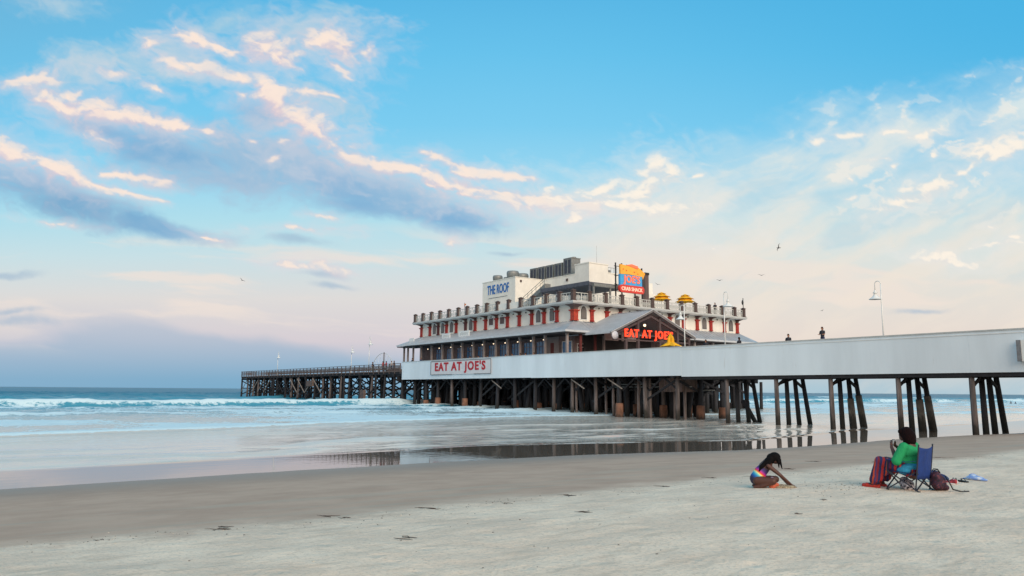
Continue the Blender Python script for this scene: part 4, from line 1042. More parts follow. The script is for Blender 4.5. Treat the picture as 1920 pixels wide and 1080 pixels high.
# right-hand board, partly out of the picture
sg = empty('information_board', (57.96, 19.6, 5.95), label='white board with orange emblem on the parapet at the right edge', cat='sign')
ob('board', MB().box(-.3, -.02, -1.9, 1.55, -.72, .72), M_WHITE, sg)
ob('edge_strip', MB().box(-.33, -.302, 1.28, 1.56, -.73, .73), mat('grey_edge_strip', (120, 122, 126), .5, .2, 4), sg)
mb = MB().poly([(-.34, .85, .62), (-.34, .25, .62), (-.34, .25, .1), (-.34, .55, -.06), (-.34, .85, .1)], (.03, 0, 0)); ob('emblem', mb, mat('orange_emblem', (226, 156, 66), .5, .1), sg)
ob('line', MB().box(-.32, -.302, -.6, 1.0, -.32, -.28), mat('pale_blue_line', (120, 150, 180), .5, .05), sg)
sign_text('lettering', "P", .42, mat('navy_lettering', (40, 60, 96), .5, .05), sg, (-.32, .72, -.52), ROT_SIDE, 1., .03)
for (y, z, w, h, lb) in ((102.2, 11.35, 2.4, .9, 'small white signboard standing on the porch roof, nearer the sea of two'), (96.9, 11.45, 3.0, .9, 'small white signboard standing on the porch roof, nearer the corner of two'), (113.6, 11.1, 1.6, 1.0, 'pale square box standing on the seaward end of the porch roof')):
    sg = empty('roof_signboard', (60.9, y, z-.45), label=lb, cat='signboard')
    ob('board', MB().box(-.06, .06, -w/2, w/2, .12, h+.1), M_WHITE, sg)
    mb = MB(); mb.box(-.03, .03, -w/2+.1, -w/2+.18, -.3, .12); mb.box(-.03, .03, w/2-.18, w/2-.1, -.3, .12); ob('leg', mb, M_GALV, sg)
    if w > 1.7:
        mb = MB()
        for k in range(7): mb.box(-.075, -.062, -w/2+.3+k*(w-.6)/7, -w/2+.3+(k+.55)*(w-.6)/7, .35+.1*(k % 2), .75+.05*(k % 3))
        ob('mark', mb, M_TRIM, sg)

# ------------------------------------------------------------------ rooftop plant, chimney, parasols
ch = empty('flue', (82.9, 80.0, zb), label='tall dark brown square flue rising right of the rooftop sign', cat='chimney')
ob('shaft', MB().box(-.38, .38, -.38, .38, 0, 6.4), mat('brown_flue', (96, 80, 78), .6, .25, 2, streak=(4, 4, .2)), ch); ob('cap', MB().box(-.45, .45, -.45, .45, 6.2, 6.55), M_BLACK, ch)
mb = MB()
ac = empty('cooling_unit', (74.6, 96, 20.6), label='x', cat='cooling unit', group='row of cooling units on the roof')
mb = MB().box(-.9, .9, -.84, .84, .25, 2.3); ob('cabinet', mb, M_GALV, ac)
mb = MB()
for y in (-.88, -.1, .72): mb.box(-.96, -.902, y, y+.16, .1, 2.35)
mb.box(-.95, .95, -.9, .9, 2.3, 2.4); mb.lathe((0, -.42, 2.4), [(.34, 0), (.34, .14), (0, .16)], 12); mb.lathe((0, .42, 2.4), [(.34, 0), (.34, .14), (0, .16)], 12); ob('frame', mb, M_GALV, ac)
ob('louvre', MB().box(-.93, -.905, -.8, .8, .4, 2.15), M_DUCT, ac)
mb = MB()
for s in (-1, 1): mb.box(-.8, .8, s*.8-.06, s*.8+.06, 0, .25)
ob('foot', mb, M_BLACK, ac)
ul = ['first cooling unit of the dark louvred row, farthest out to sea', 'second cooling unit of the louvred row counted from the sea end', 'third cooling unit of the louvred row counted from the sea end', 'fourth cooling unit of the louvred row, beside the tallest end one', 'tall end cooling unit of the louvred row, nearest the stair tower']
ac['label'] = ul[0]; ac.location = (74.9, 96.6, 20.6)
for k in range(1, 5):
    c = copy_thing(ac, (74.9, 96.6-2.15*k, 20.6), 0, ul[k])
    if k == 4: c.scale = (1, 1.1, 1.22); c.location.y -= .15
def ball_vent(x, y, z, s, lb):
    v_ = empty('roof_fan', (x, y, z), label=lb, cat='roof fan', group='grey extract fans on the roof')
    ob('stack', MB().lathe((0, 0, 0), [(.0, 0), (.5*s, 0), (.4*s, .3*s), (.4*s, .5*s)], 12), M_GALV, v_)
    ob('hood', MB().lathe((0, 0, 0), [(.3*s, .45*s), (.85*s, .55*s), (.9*s, 1.1*s), (.8*s, 1.35*s), (.0, 1.45*s)], 14), M_GALV, v_)
ball_vent(70.2, 101.4, 20.7, .95, 'squat grey extract fan at the seaward end of the roof block')
ball_vent(70.4, 97.4, 20.7, 1.15, 'large grey extract fan above the painted blue name')
ball_vent(70.6, 99.4, 20.7, .6, 'smallest grey extract fan between two larger ones on the roof block')
ball_vent(73.4, 98.9, 20.6, 1.25, 'grey domed extract fan at the sea end of the cooling units')
def parasol(x, y, z, s, lb):
    p_ = empty('parasol', (x, y, z), label=lb, cat='parasol', group='yellow parasols on the roof deck')
    ob('pole', MB().cyl((0, 0, 0), (0, 0, 3.3*s), .04, n=8), M_WOOD, p_)
    mb = MB(); n = 8
    for (r0, z0, r1, z1) in ((1.55, 2.05, .75, 2.5), (1.35, 2.5, .5, 2.95), (.75, 2.95, .02, 3.3)):
        vs = []
        for r, zz in ((r0, z0), (r1, z1)):
            for k in range(2*n):
                t_ = math.pi*k/n; rr = r*(1 if k % 2 == 0 else .86); vs.append((rr*s*math.cos(t_), rr*s*math.sin(t_), (zz-(0 if k % 2 == 0 or r == r1 else -.1))*s))
        mb.add(vs, [(k, (k+1) % (2*n), 2*n+(k+1) % (2*n), 2*n+k) for k in range(2*n)])
        mb.add([(v[0]*.97, v[1]*.97, v[2]-.03) for v in vs], [(k, 2*n+k, 2*n+(k+1) % (2*n), (k+1) % (2*n)) for k in range(2*n)])
    ob('canopy', mb, M_YEL, p_)
parasol(82.8, 76.6, zb, .98, 'yellow tiered parasol on the roof deck, nearer the rooftop sign')
parasol(88.0, 76.6, zb, 1.02, 'yellow tiered parasol on the roof deck, farther right of two')
up = empty('folded_parasol', (60.0, 54.35, 6.38), label='half folded yellow parasol poking up over the white parapet by the entrance', cat='parasol')
ob('pole', MB().cyl((0, 0, 0), (0, 0, 2.55), .04, n=8), M_WOOD, up)
mb = MB(); vs = []; n = 12
prof = [(1.25, 1.35), (.75, 1.62), (.40, 1.8), (.36, 2.2), (.24, 2.5), (.03, 2.72)]
for r, zz in prof:
    for k in range(n): t_ = 2*math.pi*k/n; rr = r*(1 if k % 2 == 0 else .55); vs.append((rr*math.cos(t_), rr*math.sin(t_), zz+(0 if k % 2 == 0 else .12)))
mb.add(vs, [(i*n+k, i*n+(k+1) % n, (i+1)*n+(k+1) % n, (i+1)*n+k) for i in range(len(prof)-1) for k in range(n)])
ob('canopy', mb, M_YEL, up)
fl = empty('flagpole', (96.5, 72.4, zb), label='short dark flagpole with a furled flag at the right corner of the roof deck', cat='flagpole')
ob('pole', MB().cyl((0, 0, 0), (0, 0, 3.0), .06, n=6), M_BLACK, fl); ob('flag', MB().sphere((-.12, 0, 2.3), .3, 8, 6, sc3=(.6, .5, 1.3)), M_BLACK, fl)
cdl = empty('orange_flag', (62.6, 99.6, zb+.9), label='small orange flag on the balustrade of the seaward side', cat='flag')
ob('stick', MB().cyl((0, 0, 0), (0, 0, 1.3), .03, n=6), M_WOOD, cdl); ob('cloth', MB().poly([(0, 0, 1.2), (0, -.5, 1.05), (0, 0, .7)], (.03, 0, 0)), mat('orange_cloth', (230, 120, 40), .8, .1), cdl)

# ------------------------------------------------------------------ street lamps on the pier
def lamp_post(x, y, z0, top, side, lb, s=1.0):
    o = empty('street_lamp', (x, y, z0), label=lb, cat='street lamp', group='white gooseneck lamps along the pier')
    h = top-z0; r = .24*s
    mb = MB().cyl((0, 0, 0), (0, 0, h-r), .06, .045, 10); mb.cyl((0, 0, 0), (0, 0, .5), .1, .08, 10); ob('pole', mb, M_WHITE, o)
    pts = [(0, side*(r-r*math.cos(a)), h-r+r*math.sin(a)) for a in np.linspace(0, math.pi, 12)] + [(0, side*2*r, h-r-.5*s)]
    ob('neck', MB().tube(pts, .035, 8), M_WHITE, o)
    zz = h-r-.5*s; mb = MB().lathe((0, side*2*r, zz-.72*s), [(.50, 0), (.47, .04), (.3, .14), (.16, .3), (.10, .48), (.17, .5), (.17, .56), (.09, .6), (.09, .68), (.05, .76)], 20)
    ob('lamp_shade', mb, M_WHITE, o, scale=(1, 1, 1)); return o
lamp_post(58.5, 30.7, 6.4, 11.95, 1, 'white gooseneck lamp standing alone on the walkway at right')
lamp_post(58.5, 46.1, 6.4, 12.6, -1, 'white gooseneck lamp in front of the right end of the restaurant')
lamp_post(58.5, 51.1, 6.4, 11.8, 1, 'white gooseneck lamp just right of the entrance gable')
lamp_post(58.5, 125.2, 6.1, 12.5, -1, 'slender far lamp on the timber pier beside the round frame')
lamp_post(58.5, 174.8, 6.1, 11.6, -1, 'faintest lamp, near the seaward end of the timber pier')
lamp_post(62.5, 142, 6.1, 11.8, -1, 'slender far lamp midway along the timber pier')
# round-topped net frame on the far pier
af = empty('round_frame', (60, 122.6, 6.1), label='white half round open frame standing on the timber pier', cat='frame')
mb = MB(); Rr = 5.2
for rr in (Rr, Rr*.55):
    pts = [(0, rr*math.cos(a), -1.8+rr*math.sin(a)) for a in np.linspace(math.pi*.13, math.pi*.87, 20)]
    mb.tube(pts, .05, 6)
for a in np.linspace(math.pi*.15, math.pi*.85, 11): mb.bar((0, .5*Rr*math.cos(a), -1.8+.5*Rr*math.sin(a)), (0, Rr*math.cos(a), -1.8+Rr*math.sin(a)), .035)
ob('rim', mb, M_WHITE, af); ob('post', MB().cyl((-.2, -.8, 0), (-.2, -.8, 3.5), .09, n=8), M_CAP, af)

# ------------------------------------------------------------------ people
def pmat(name, c, rough=.8, var=.08, sc_=8):
    new = name not in MATS; m = mat(name, c, rough, var, sc_, obj=True)
    if new:      # soft creases in cloth, strands in hair
        t = T.__new__(T); t.m = m; t.t = m.node_tree; t.b = t.t.nodes['Principled BSDF']
        n = t.noise(t.pos((1.4, 1.4, .5), True), 60 if 'hair' in name else 13, 4, .6)
        t.L(t.bump(n, .9 if 'hair' in name else .7, .02 if 'hair' in name else .035), t.b.inputs['Normal'])
        if 'hair' in name: t.b.inputs['Specular IOR Level'].default_value = .15
        if 'skin' in name: t.b.inputs['Normal'].links and t.t.links.remove(t.b.inputs['Normal'].links[0])
    return m
SKIN_D = pmat('deep_brown_skin', (82, 50, 40), .55); SKIN_M = pmat('light_brown_skin', (176, 128, 104), .6)
HAIR_B = pmat('black_hair', (14, 12, 13), .85, .3, 30)
# far figures: one fused body and fused clothes each, shared between them
def proto_parts():
    body = [('c', (0, 0, .95), (0, 0, 1.38), .12, .14), ('c', (0, 0, 1.42), (.02, 0, 1.56), .055, .05), ('e', (.03, 0, 1.66), (.095, .078, .12)), ('e', (.125, 0, 1.65), (.02, .012, .02)),
            ('e', (.02, .08, 1.65), (.015, .01, .03)), ('e', (.02, -.08, 1.65), (.015, .01, .03))]
    for s in (-1, 1):
        body += [('c', (0, s*.09, .92), (.01, s*.1, .5), .085, .06), ('c', (.01, s*.1, .5), (-.01, s*.1, .08), .055, .038), ('c', (-.03, s*.1, .04), (.16, s*.12, .03), .04, .03),
                 ('c', (0, s*.19, 1.4), (.06, s*.24, 1.14), .05, .04), ('c', (.06, s*.24, 1.14), (.28, s*.2, 1.12), .038, .028)]
        for k in range(4): body.append(('c', (.30, s*(.18+.018*k), 1.12), (.37, s*(.17+.02*k), 1.10), .011, .009))
        body.append(('c', (.29, s*.18, 1.12), (.33, s*.15, 1.13), .012, .01))
    shirt = [('c', (0, 0, .95), (0, 0, 1.36), .15, .165), ('e', (0, 0, 1.36), (.12, .21, .09)), ('e', (0, .0, 1.12), (.14, .18, .22))]
    for s in (-1, 1): shirt.append(('c', (0, s*.19, 1.4), (.04, s*.23, 1.22), .065, .058))
    tr = [('e', (0, 0, .92), (.13, .17, .13))]
    for s in (-1, 1): tr += [('c', (0, s*.09, .88), (.01, s*.1, .5), .105, .08), ('c', (.01, s*.1, .5), (-.01, s*.1, .12), .08, .065)]
    hair = [('e', (.01, 0, 1.69), (.11, .092, .115)), ('e', (-.04, 0, 1.62), (.07, .085, .1))]
    out = []
    for n, p, m in (('person', body, SKIN_M), ('shirt', shirt, M_WHITE), ('trousers', tr, M_WHITE), ('hair', hair, HAIR_B)):
        o = fused(n, p, .016, m, 2); out.append(o.data); bpy.data.objects.remove(o)
    return out
PB, PS, PT, PH = proto_parts()
for me_ in (PB, PS, PT, PH): pass
def figure(x, y, z, face, skin, shirt, trousers, hair, label, group=None, s=1.0, hat=None):
    """face: heading in degrees, 0 looks along +X."""
    o = ob('person', PB, skin, None, (x, y, z), (0, 0, R(face)), (s, s, s), label=label, cat='person', group=group)
    o.material_slots[0].link = 'OBJECT'; o.material_slots[0].material = skin
    for n, me_, m in (('shirt', PS, shirt), ('trousers', PT, trousers), ('hair', PH, hair)):
        c = ob(n, me_, m, o); c.material_slots[0].link = 'OBJECT'; c.material_slots[0].material = m
    return o
C_DK = pmat('charcoal_cloth', (46, 46, 54)); C_RD = pmat('red_cloth', (176, 40, 46)); C_WH = pmat('pale_cloth', (190, 186, 184)); C_BL = pmat('navy_cloth', (40, 50, 84)); C_GN = pmat('olive_cloth', (86, 90, 70)); C_TL = pmat('dusty_blue_cloth', (96, 120, 150))
C_HR = pmat('brown_hair', (64, 44, 36))
ZK = 6.4
figure(58.75, 36.1, ZK+.42, 175, SKIN_M, C_DK, C_BL, C_HR, 'tall person in dark clothes leaning over the white walkway parapet at right')
figure(58.75, 39.4, ZK+.0, 190, SKIN_M, C_DK, C_DK, HAIR_B, 'shorter dark clothed person whose head just clears the walkway parapet')
zf_ = 6.12
figure(58.7, 115.6, zf_, 180, SKIN_M, C_DK, C_BL, C_HR, 'dark clothed person closest to the restaurant at the timber pier railing')
figure(58.9, 117.0, zf_, 200, SKIN_M, C_WH, C_BL, C_HR, 'pale shirted person among the group at the timber pier railing')
figure(58.7, 118.6, zf_, 180, SKIN_D, C_RD, C_DK, HAIR_B, 'red shirted person in the middle of the group at the timber pier railing')
figure(58.7, 119.9, zf_, 160, SKIN_M, C_RD, C_BL, C_HR, 'red shirted person on the seaward side of the group at the railing')
figure(58.7, 124.0, zf_, 170, SKIN_M, C_DK, C_GN, HAIR_B, 'dark clothed person by the railing below the round white frame')
figure(58.8, 109.3, 6.38, 180, SKIN_M, C_DK, C_DK, HAIR_B, 'dark figure looking out at the seaward end of the porch')
figure(58.9, 106.6, 6.38, 175, SKIN_M, C_BL, C_DK, C_HR, 'navy clothed figure at the parapet under the seaward end of the porch')
dn = [(59.6, 93.0, C_DK), (59.5, 90.6, C_TL), (59.7, 88.6, C_DK), (59.6, 84.0, C_DK), (59.5, 82.3, C_BL), (59.6, 80.6, C_DK), (59.5, 79.3, C_DK), (59.6, 77.6, C_BL)]
lbs = ['farthest out to sea', 'in a dusty blue top, beneath the second white roof signboard', 'above the middle of the red lettered board', 'just right of the red lettered board', 'in navy, fourth from the porch corner', 'in charcoal, third from the porch corner', 'in charcoal, second from the porch corner', 'in navy, closest to the porch corner']
for (x, y, c), l in zip(dn, lbs):
    figure(x, y, 6.38-.2, 180, SKIN_M, c, C_DK, HAIR_B if c != C_BL else C_HR, 'diner behind the white parapet '+l, 'diners on the porch')
figure(90.4, 72.9, ZS+.34, 200, SKIN_M, C_DK, C_DK, HAIR_B, 'dark clothed person standing on the roof deck right of the parasols', s=1.05)
figure(59.2, 49.0, 6.4, 190, SKIN_M, C_DK, C_DK, HAIR_B, 'dark haired person behind the parapet between the two white lamps', s=1.0)
figure(59.2, 45.0, 6.4, 170, SKIN_D, C_DK, C_DK, HAIR_B, 'dark clothed person on the walkway right of the tall white lamp', s=1.02)
figure(223, 84.2, -.75, 200, SKIN_D, C_DK, C_DK, HAIR_B, 'left of two tiny bathers standing in the far surf', 'bathers in the surf', 1.1)
figure(213, 79.4, -.75, 160, SKIN_D, C_BL, C_DK, HAIR_B, 'right of two tiny bathers standing in the far surf', 'bathers in the surf', 1.1)

# ------------------------------------------------------------------ woman in the camp chair
wx, wy = 13.72, 6.80; gz = sand_at(wx, wy)-.005
def striped(name):
    t = T(name); tc_ = t.new('ShaderNodeTexCoord').outputs['Object']; s_ = t.new('ShaderNodeSeparateXYZ'); t.L(tc_, s_.inputs[0])
    w = t.math('ADD', t.math('MULTIPLY', t.noise(t.pos((1, 1, .6), True), 7, 3), .09), t.math('ADD', s_.outputs[0], t.math('ADD', t.math('MULTIPLY', s_.outputs[1], .75), t.math('MULTIPLY', s_.outputs[2], .16))))
    f = t.math('FRACT', t.math('MULTIPLY', w, 4.4))
    r = t.new('ShaderNodeValToRGB'); r.color_ramp.interpolation = 'CONSTANT'
    st_ = [(0, (176, 44, 42)), (.20, (46, 44, 92)), (.42, (130, 34, 48)), (.56, (84, 52, 98)), (.72, (196, 74, 44)), (.84, (38, 36, 76))]
    while len(r.color_ramp.elements) < len(st_): r.color_ramp.elements.new(.5)
    for e, (p_, c_) in zip(r.color_ramp.elements, st_): e.position = p_; e.color = (*lin(c_), 1)
    t.L(f, r.inputs[0]); t.L(r.outputs[0], t.b.inputs['Base Color']); t.b.inputs['Roughness'].default_value = .85
    t.L(t.bump(t.noise(t.pos((1, 1, .3), True), 18, 3), .5, .02), t.b.inputs['Normal']); return t.m
def fingers(palm, fwd, side, ln_=.075, curl=(0, 0, -.03), r=.0095):
    """Four unequal bent fingers and a thumb leaving the side of the palm."""
    f = Vector(fwd).normalized(); s_ = Vector(side).normalized(); c = Vector(curl); p = Vector(palm); out = []
    for k, q in enumerate((.92, 1.0, .95, .78)):
        b = p+f*.035+s_*(.030-.020*k); m = b+f*ln_*.5*q+c*.35; e = m+f*ln_*.38*q+c
        out += [('c', tuple(b), tuple(m), r, r*.92), ('c', tuple(m), tuple(e), r*.92, r*.8)]
    b = p+s_*.035; m = b+s_*.022+f*.03+c*.2; e = m+f*.03+c*.6
    return out+[('c', tuple(b), tuple(m), r*1.15, r), ('c', tuple(m), tuple(e), r, r*.85)]
body = [('c', (.02, 0, .36), (.06, 0, .56), .165, .155), ('c', (.06, 0, .56), (.07, 0, .74), .15, .13), ('c', (.07, .0, .78), (.09, 0, .88), .062, .055),
        ('e', (.115, 0, .965), (.105, .085, .125)), ('e', (.215, 0, .955), (.022, .015, .022)), ('e', (.195, 0, .915), (.02, .03, .012)), ('e', (.18, 0, .885), (.03, .035, .03)),
        ('e', (.11, .086, .955), (.018, .012, .03)), ('e', (.11, -.086, .955), (.018, .012, .03)), ('e', (.197, .032, .985), (.012, .017, .009)), ('e', (.197, -.032, .985), (.012, .017, .009))]
for s_ in (-1, 1):
    body += [('c', (.04, s_*.1, .37), (.56, s_*.13, .47), .115, .075), ('c', (.56, s_*.13, .46), (.66, s_*.12, .10), .068, .042), ('c', (.64, s_*.12, .05), (.80, s_*.13, .035), .04, .032),
             ('c', (.06, s_*.19, .75), (.15, s_*.27, .50), .062, .05), ('c', (.15, s_*.27, .50), (.33, s_*.09, .74), .046, .028), ('e', (.345, s_*.06, .775), (.022, .036, .045))]
    body += fingers((.35, s_*.055, .775), (-.1, -s_*.35, 1), (.55, -s_*.6, -.1), .06, (.012, -s_*.018, 0), .009)
wm_ = fused('person', body, .0095, SKIN_D, 2, loc=(wx, wy, gz), rot=(0, 0, math.pi/2), label='seated person with auburn bob, green shirt and striped skirt looking at a phone', cat='person')
gr = pmat('bright_green_cotton', (24, 150, 92), .85, .1, 9)
sh = [('c', (.03, 0, .42), (.07, 0, .60), .178, .172), ('e', (.07, 0, .73), (.135, .235, .09)), ('e', (.02, 0, .66), (.13, .2, .12)), ('e', (.10, 0, .50), (.19, .2, .12))]
for s_ in (-1, 1): sh += [('c', (.06, s_*.19, .76), (.155, s_*.275, .52), .084, .088), ('e', (.15, s_*.28, .50), (.07, .07, .03))]
fused('shirt', sh, .013, gr, 3, parent=wm_)
fused('undershirt', [('e', (.04, 0, .42), (.22, .245, .09)), ('e', (.09, .15, .36), (.15, .105, .085)), ('e', (.09, -.15, .36), (.15, .105, .085))], .014, pmat('turquoise_cotton', (44, 142, 180), .85), 2, parent=wm_)
sk = [('e', (.05, 0, .36), (.21, .225, .135)), ('c', (.1, .1, .4), (.3, .11, .42), .135, .13), ('c', (.1, -.1, .4), (.3, -.11, .42), .135, .13)]
for s_ in (-1, 1):
    sk += [('c', (.06, s_*.09, .37), (.545, s_*.13, .465+.012*s_), .12, .088), ('c', (.55, s_*.13, .45), (.655, s_*.135, .15-.02*s_), .086, .092), ('c', (.46, s_*.11, .40), (.55, s_*.13, .17), .06, .062), ('c', (.36, s_*.11, .36), (.45, s_*.12, .27), .07, .05),
           ('c', (.56, s_*.16, .38), (.60, s_*.19, .13), .035, .05), ('c', (.60, s_*.06, .36), (.68, s_*.07, .13), .035, .045)]
so = fused('skirt', sk, .014, striped('striped_cotton'), 2, parent=wm_)
auburn = pmat('auburn_hair', (22, 7, 9), .9, .35, 24)
hr = [('e', (.085, 0, .985), (.125, .112, .125)), ('e', (.035, 0, .93), (.10, .118, .14)), ('e', (.05, .085, .90), (.075, .04, .12)), ('e', (.05, -.085, .90), (.075, .04, .12)), ('e', (-.0, 0, .87), (.06, .1, .085)),
      ('e', (.16, .06, 1.02), (.05, .05, .05)), ('e', (.16, -.06, 1.02), (.05, .05, .05))]
fused('hair', hr, .011, auburn, 2, parent=wm_)
for s_ in (-1, 1):
    fused('sandal', [('c', (.60, s_*.12, .014), (.86, s_*.135, .014), .04, .045), ('e', (.80, s_*.13, .035), (.06, .055, .035)), ('e', (.66, s_*.12, .05), (.03, .05, .04))], .011, pmat('red_sandal', (186, 48, 34), .5), 2, parent=wm_)
phone = empty('phone', (wx-.0, wy+.355, gz+.80), math.pi/2, label='dark phone held up in both hands of the seated person', cat='phone')
tl = Matrix.Rotation(R(-18), 4, 'Y')
o = ob('phone_body', MB().box(-.006, .006, -.037, .037, -.075, .075), mat('dark_phone', (60, 62, 70), .3, .1), phone, rot=(0, R(-18), 0)); ob('screen', MB().box(-.0085, -.0062, -.033, .033, -.069, .069), mat('phone_screen', (150, 150, 150), .2, .1, emis=((150, 156, 160), .5)), phone, rot=(0, R(-18), 0))
# camp chair
cc = empty('camp_chair', (wx, wy, gz), math.pi/2, label='blue folding camp chair with crossed dark legs on the sand', cat='chair')
cb = pmat('royal_blue_polyester', (12, 50, 118), .75, .12, 8); cn = pmat('navy_polyester', (26, 40, 92), .75, .12, 8); ct = mat('dark_tube', (58, 60, 72), .35, .1, metal=.5)
def sheet(pts, th=.008):    # grid of points -> sagging fabric with thickness
    ny_, nx_ = len(pts), len(pts[0]); m = MB(); top = [Vector(p) for r in pts for p in r]; n_ = len(top)
    nrm = (Vector(pts[0][1])-Vector(pts[0][0])).cross(Vector(pts[1][0])-Vector(pts[0][0])).normalized()*th
    fs = []
    for j in range(ny_-1):
        for i in range(nx_-1):
            a = j*nx_+i; fs += [(a, a+1, a+nx_+1, a+nx_), (n_+a, n_+a+nx_, n_+a+nx_+1, n_+a+1)]
    edge = [i for i in range(nx_)]+[j*nx_+nx_-1 for j in range(1, ny_)]+[(ny_-1)*nx_+i for i in range(nx_-2, -1, -1)]+[j*nx_ for j in range(ny_-2, 0, -1)]
    for a, b in zip(edge, edge[1:]+edge[:1]): fs.append((a, b, n_+b, n_+a))
    return m.add(top+[p-nrm for p in top], fs, 0, True)
W = .25
ob('seat', sheet([[(-.12+.47*j/6, y, .30+.04*(j/6)-.05*(1-(y/W)**2)) for y in np.linspace(-W, W, 9)] for j in range(7)]), cn, cc)
ob('backrest', sheet([[(-.15-.07*j/8-.03*(1-(y/W)**2), y, .22+.56*j/8-.035*(1-(y/W)**2)*(j == 8)) for y in np.linspace(-W, W, 9)] for j in range(9)]), cb, cc)
for s_ in (-1, 1):
    ob('armrest', sheet([[(-.17+.52*j/6, s_*W+y, .53-.03*math.sin(math.pi*j/6)) for y in (-.03, 0, .03)] for j in range(7)]), cb, cc)
    mb = MB().bar((-.13, s_*W, .02), (-.23, s_*W, .80), .018); mb.sphere((-.23, s_*W, .805), .016, 8, 6); ob('back_post', mb, ct, cc)
    ob('leg', MB().bar((.36, s_*W, .015), (-.14, s_*(W-.0), .34), .018), ct, cc); ob('leg', MB().bar((-.19, s_*(W+.02), .015), (.35, s_*W, .34), .018), ct, cc)
    ob('arm_post', MB().bar((.35, s_*W, .34), (.33, s_*W, .53), .018), ct, cc)
    for fx2 in (.36, -.19): ob('foot', MB().cyl((fx2, s_*W, 0), (fx2, s_*W, .025), .024, n=8), M_BLACK, cc)
for fx2 in (.36, -.16):
    ob('cross_leg', MB().bar((fx2, -W, .03), (fx2-.01, W, .33), .018), ct, cc); ob('cross_leg', MB().bar((fx2+.012, W, .03), (fx2+.002, -W, .33), .018), ct, cc)
# things lying round the chair
def lump(x, y, prims, m, name, label, cat, rz=0, vox=.014, **kw):
    return fused(name, prims, vox, m, 2, loc=(x, y, sand_at(x, y)-.006), rot=(0, 0, rz), label=label, cat=cat, **kw)
def patterned(name, cols, sc_=22):
    t = T(name); n = t.noise(t.pos((1, 1, 1), True), sc_, 2, .5); r = t.new('ShaderNodeValToRGB'); r.color_ramp.interpolation = 'CONSTANT'
    while len(r.color_ramp.elements) < len(cols): r.color_ramp.elements.new(.5)
    for i, (e, c_) in enumerate(zip(r.color_ramp.elements, cols)): e.position = 0 if i == 0 else .36+.28*i/len(cols); e.color = (*lin(c_), 1)
    t.L(n, r.inputs[0]); t.L(r.outputs[0], t.b.inputs['Base Color']); t.b.inputs['Roughness'].default_value = .8; return t.m
b1_ = lump(13.80, 6.98, [('e', (0, 0, .09), (.16, .12, .10)), ('e', (.05, .04, .16), (.10, .08, .06)), ('e', (-.1, -.03, .06), (.1, .1, .07))], patterned('black_white_print', [(30, 30, 36), (190, 184, 190), (120, 110, 120), (214, 208, 210)]), 'tote_bag', 'black and white patterned cloth bag under the camp chair', 'bag', .4)
ob('handle', MB().tube([(-.07, 0, .16), (-.05, 0, .24), (.03, 0, .25), (.06, 0, .17)], .009), M_BLACK, b1_)
b2_ = lump(13.98, 6.52, [('e', (0, 0, .14), (.10, .13, .15)), ('e', (0, .03, .24), (.08, .09, .09)), ('e', (-.08, 0, .10), (.06, .1, .08)), ('e', (.05, -.07, .06), (.08, .09, .06))], patterned('maroon_print', [(32, 22, 34), (66, 28, 42), (40, 30, 54), (96, 50, 60)], 12), 'backpack', 'dark maroon backpack leaning behind the camp chair', 'backpack', .2)
ob('strap', MB().tube([(-.02, -.12, .26), (-.1, -.2, .16), (-.08, -.24, .05), (.05, -.34, .012), (.2, -.42, .01)], .012), M_BLACK, b2_)
ob('top_loop', MB().tube([(0, -.02, .31), (0, .0, .36), (0, .05, .35), (0, .07, .30)], .009), M_BLACK, b2_)
b3_ = lump(15.3, 7.15, [('e', (0, 0, .08), (.14, .19, .09)), ('e', (0, .05, .15), (.10, .11, .07)), ('e', (.02, -.1, .07), (.1, .1, .06))], patterned('grey_navy_cloth', [(28, 40, 84), (36, 56, 108), (92, 88, 98)], 7), 'beach_bag', 'rounded grey and navy bag lying behind the camp chair', 'bag', .3)
ob('handle', MB().tube([(-.02, -.06, .18), (-.03, -.02, .25), (-.02, .05, .25), (0, .09, .19)], .009), M_BLACK, b3_)
b4_ = lump(15.18, 6.93, [('e', (0, 0, .03), (.09, .16, .035)), ('e', (.02, -.12, .05), (.06, .08, .05))], patterned('red_white_cloth', [(120, 30, 46), (160, 50, 60), (206, 200, 206)], 12), 'crumpled_cloth', 'crumpled red and white cloth beside the navy bag', 'cloth', 0)
ob('fold', MB().tube([(-.1, .14, .012), (-.13, 0, .02), (-.1, -.2, .012)], .02), C_WH, b4_)
for (x, y, rz, lb) in ((15.62, 6.98, .3, 'black flip flop nearest the crumpled red cloth'), (15.66, 6.84, 1.0, 'black flip flop nearest the pale blue towel')):
    so_ = empty('flip_flop', (x, y, sand_at(x, y)+.004), rz, label=lb, cat='flip flop', group='pair of black flip flops')
    ob('sole', MB().poly([(-.12, -.03, 0), (-.05, -.038, 0), (.05, -.045, 0), (.12, -.03, 0), (.135, 0, 0), (.12, .03, 0), (.05, .04, 0), (-.05, .035, 0), (-.12, .03, 0), (-.135, 0, 0)], (0, 0, .022)), M_BLACK, so_)
    ob('thong', MB().tube([(-.02, -.038, .02), (.02, -.025, .06), (.07, 0, .03), (.02, .025, .06), (-.02, .036, .02)], .007), M_BLACK, so_)
tw = lump(16.35, 6.92, [('e', (0, 0, .045), (.11, .17, .05)), ('e', (.02, .04, .09), (.06, .07, .04)), ('e', (-.02, -.14, .025), (.07, .1, .025)), ('e', (.03, .16, .02), (.05, .08, .018))], patterned('pale_blue_terry', [(120, 150, 206), (150, 176, 216), (186, 200, 220), (206, 212, 222)], 10), 'towel', 'pale blue crumpled towel lying alone at the far right', 'towel', .1)
ob('corner', MB().poly([(-.05, .1, .004), (-.02, .28, .004), (.06, .2, .004)], (0, 0, .015)), C_WH, tw)

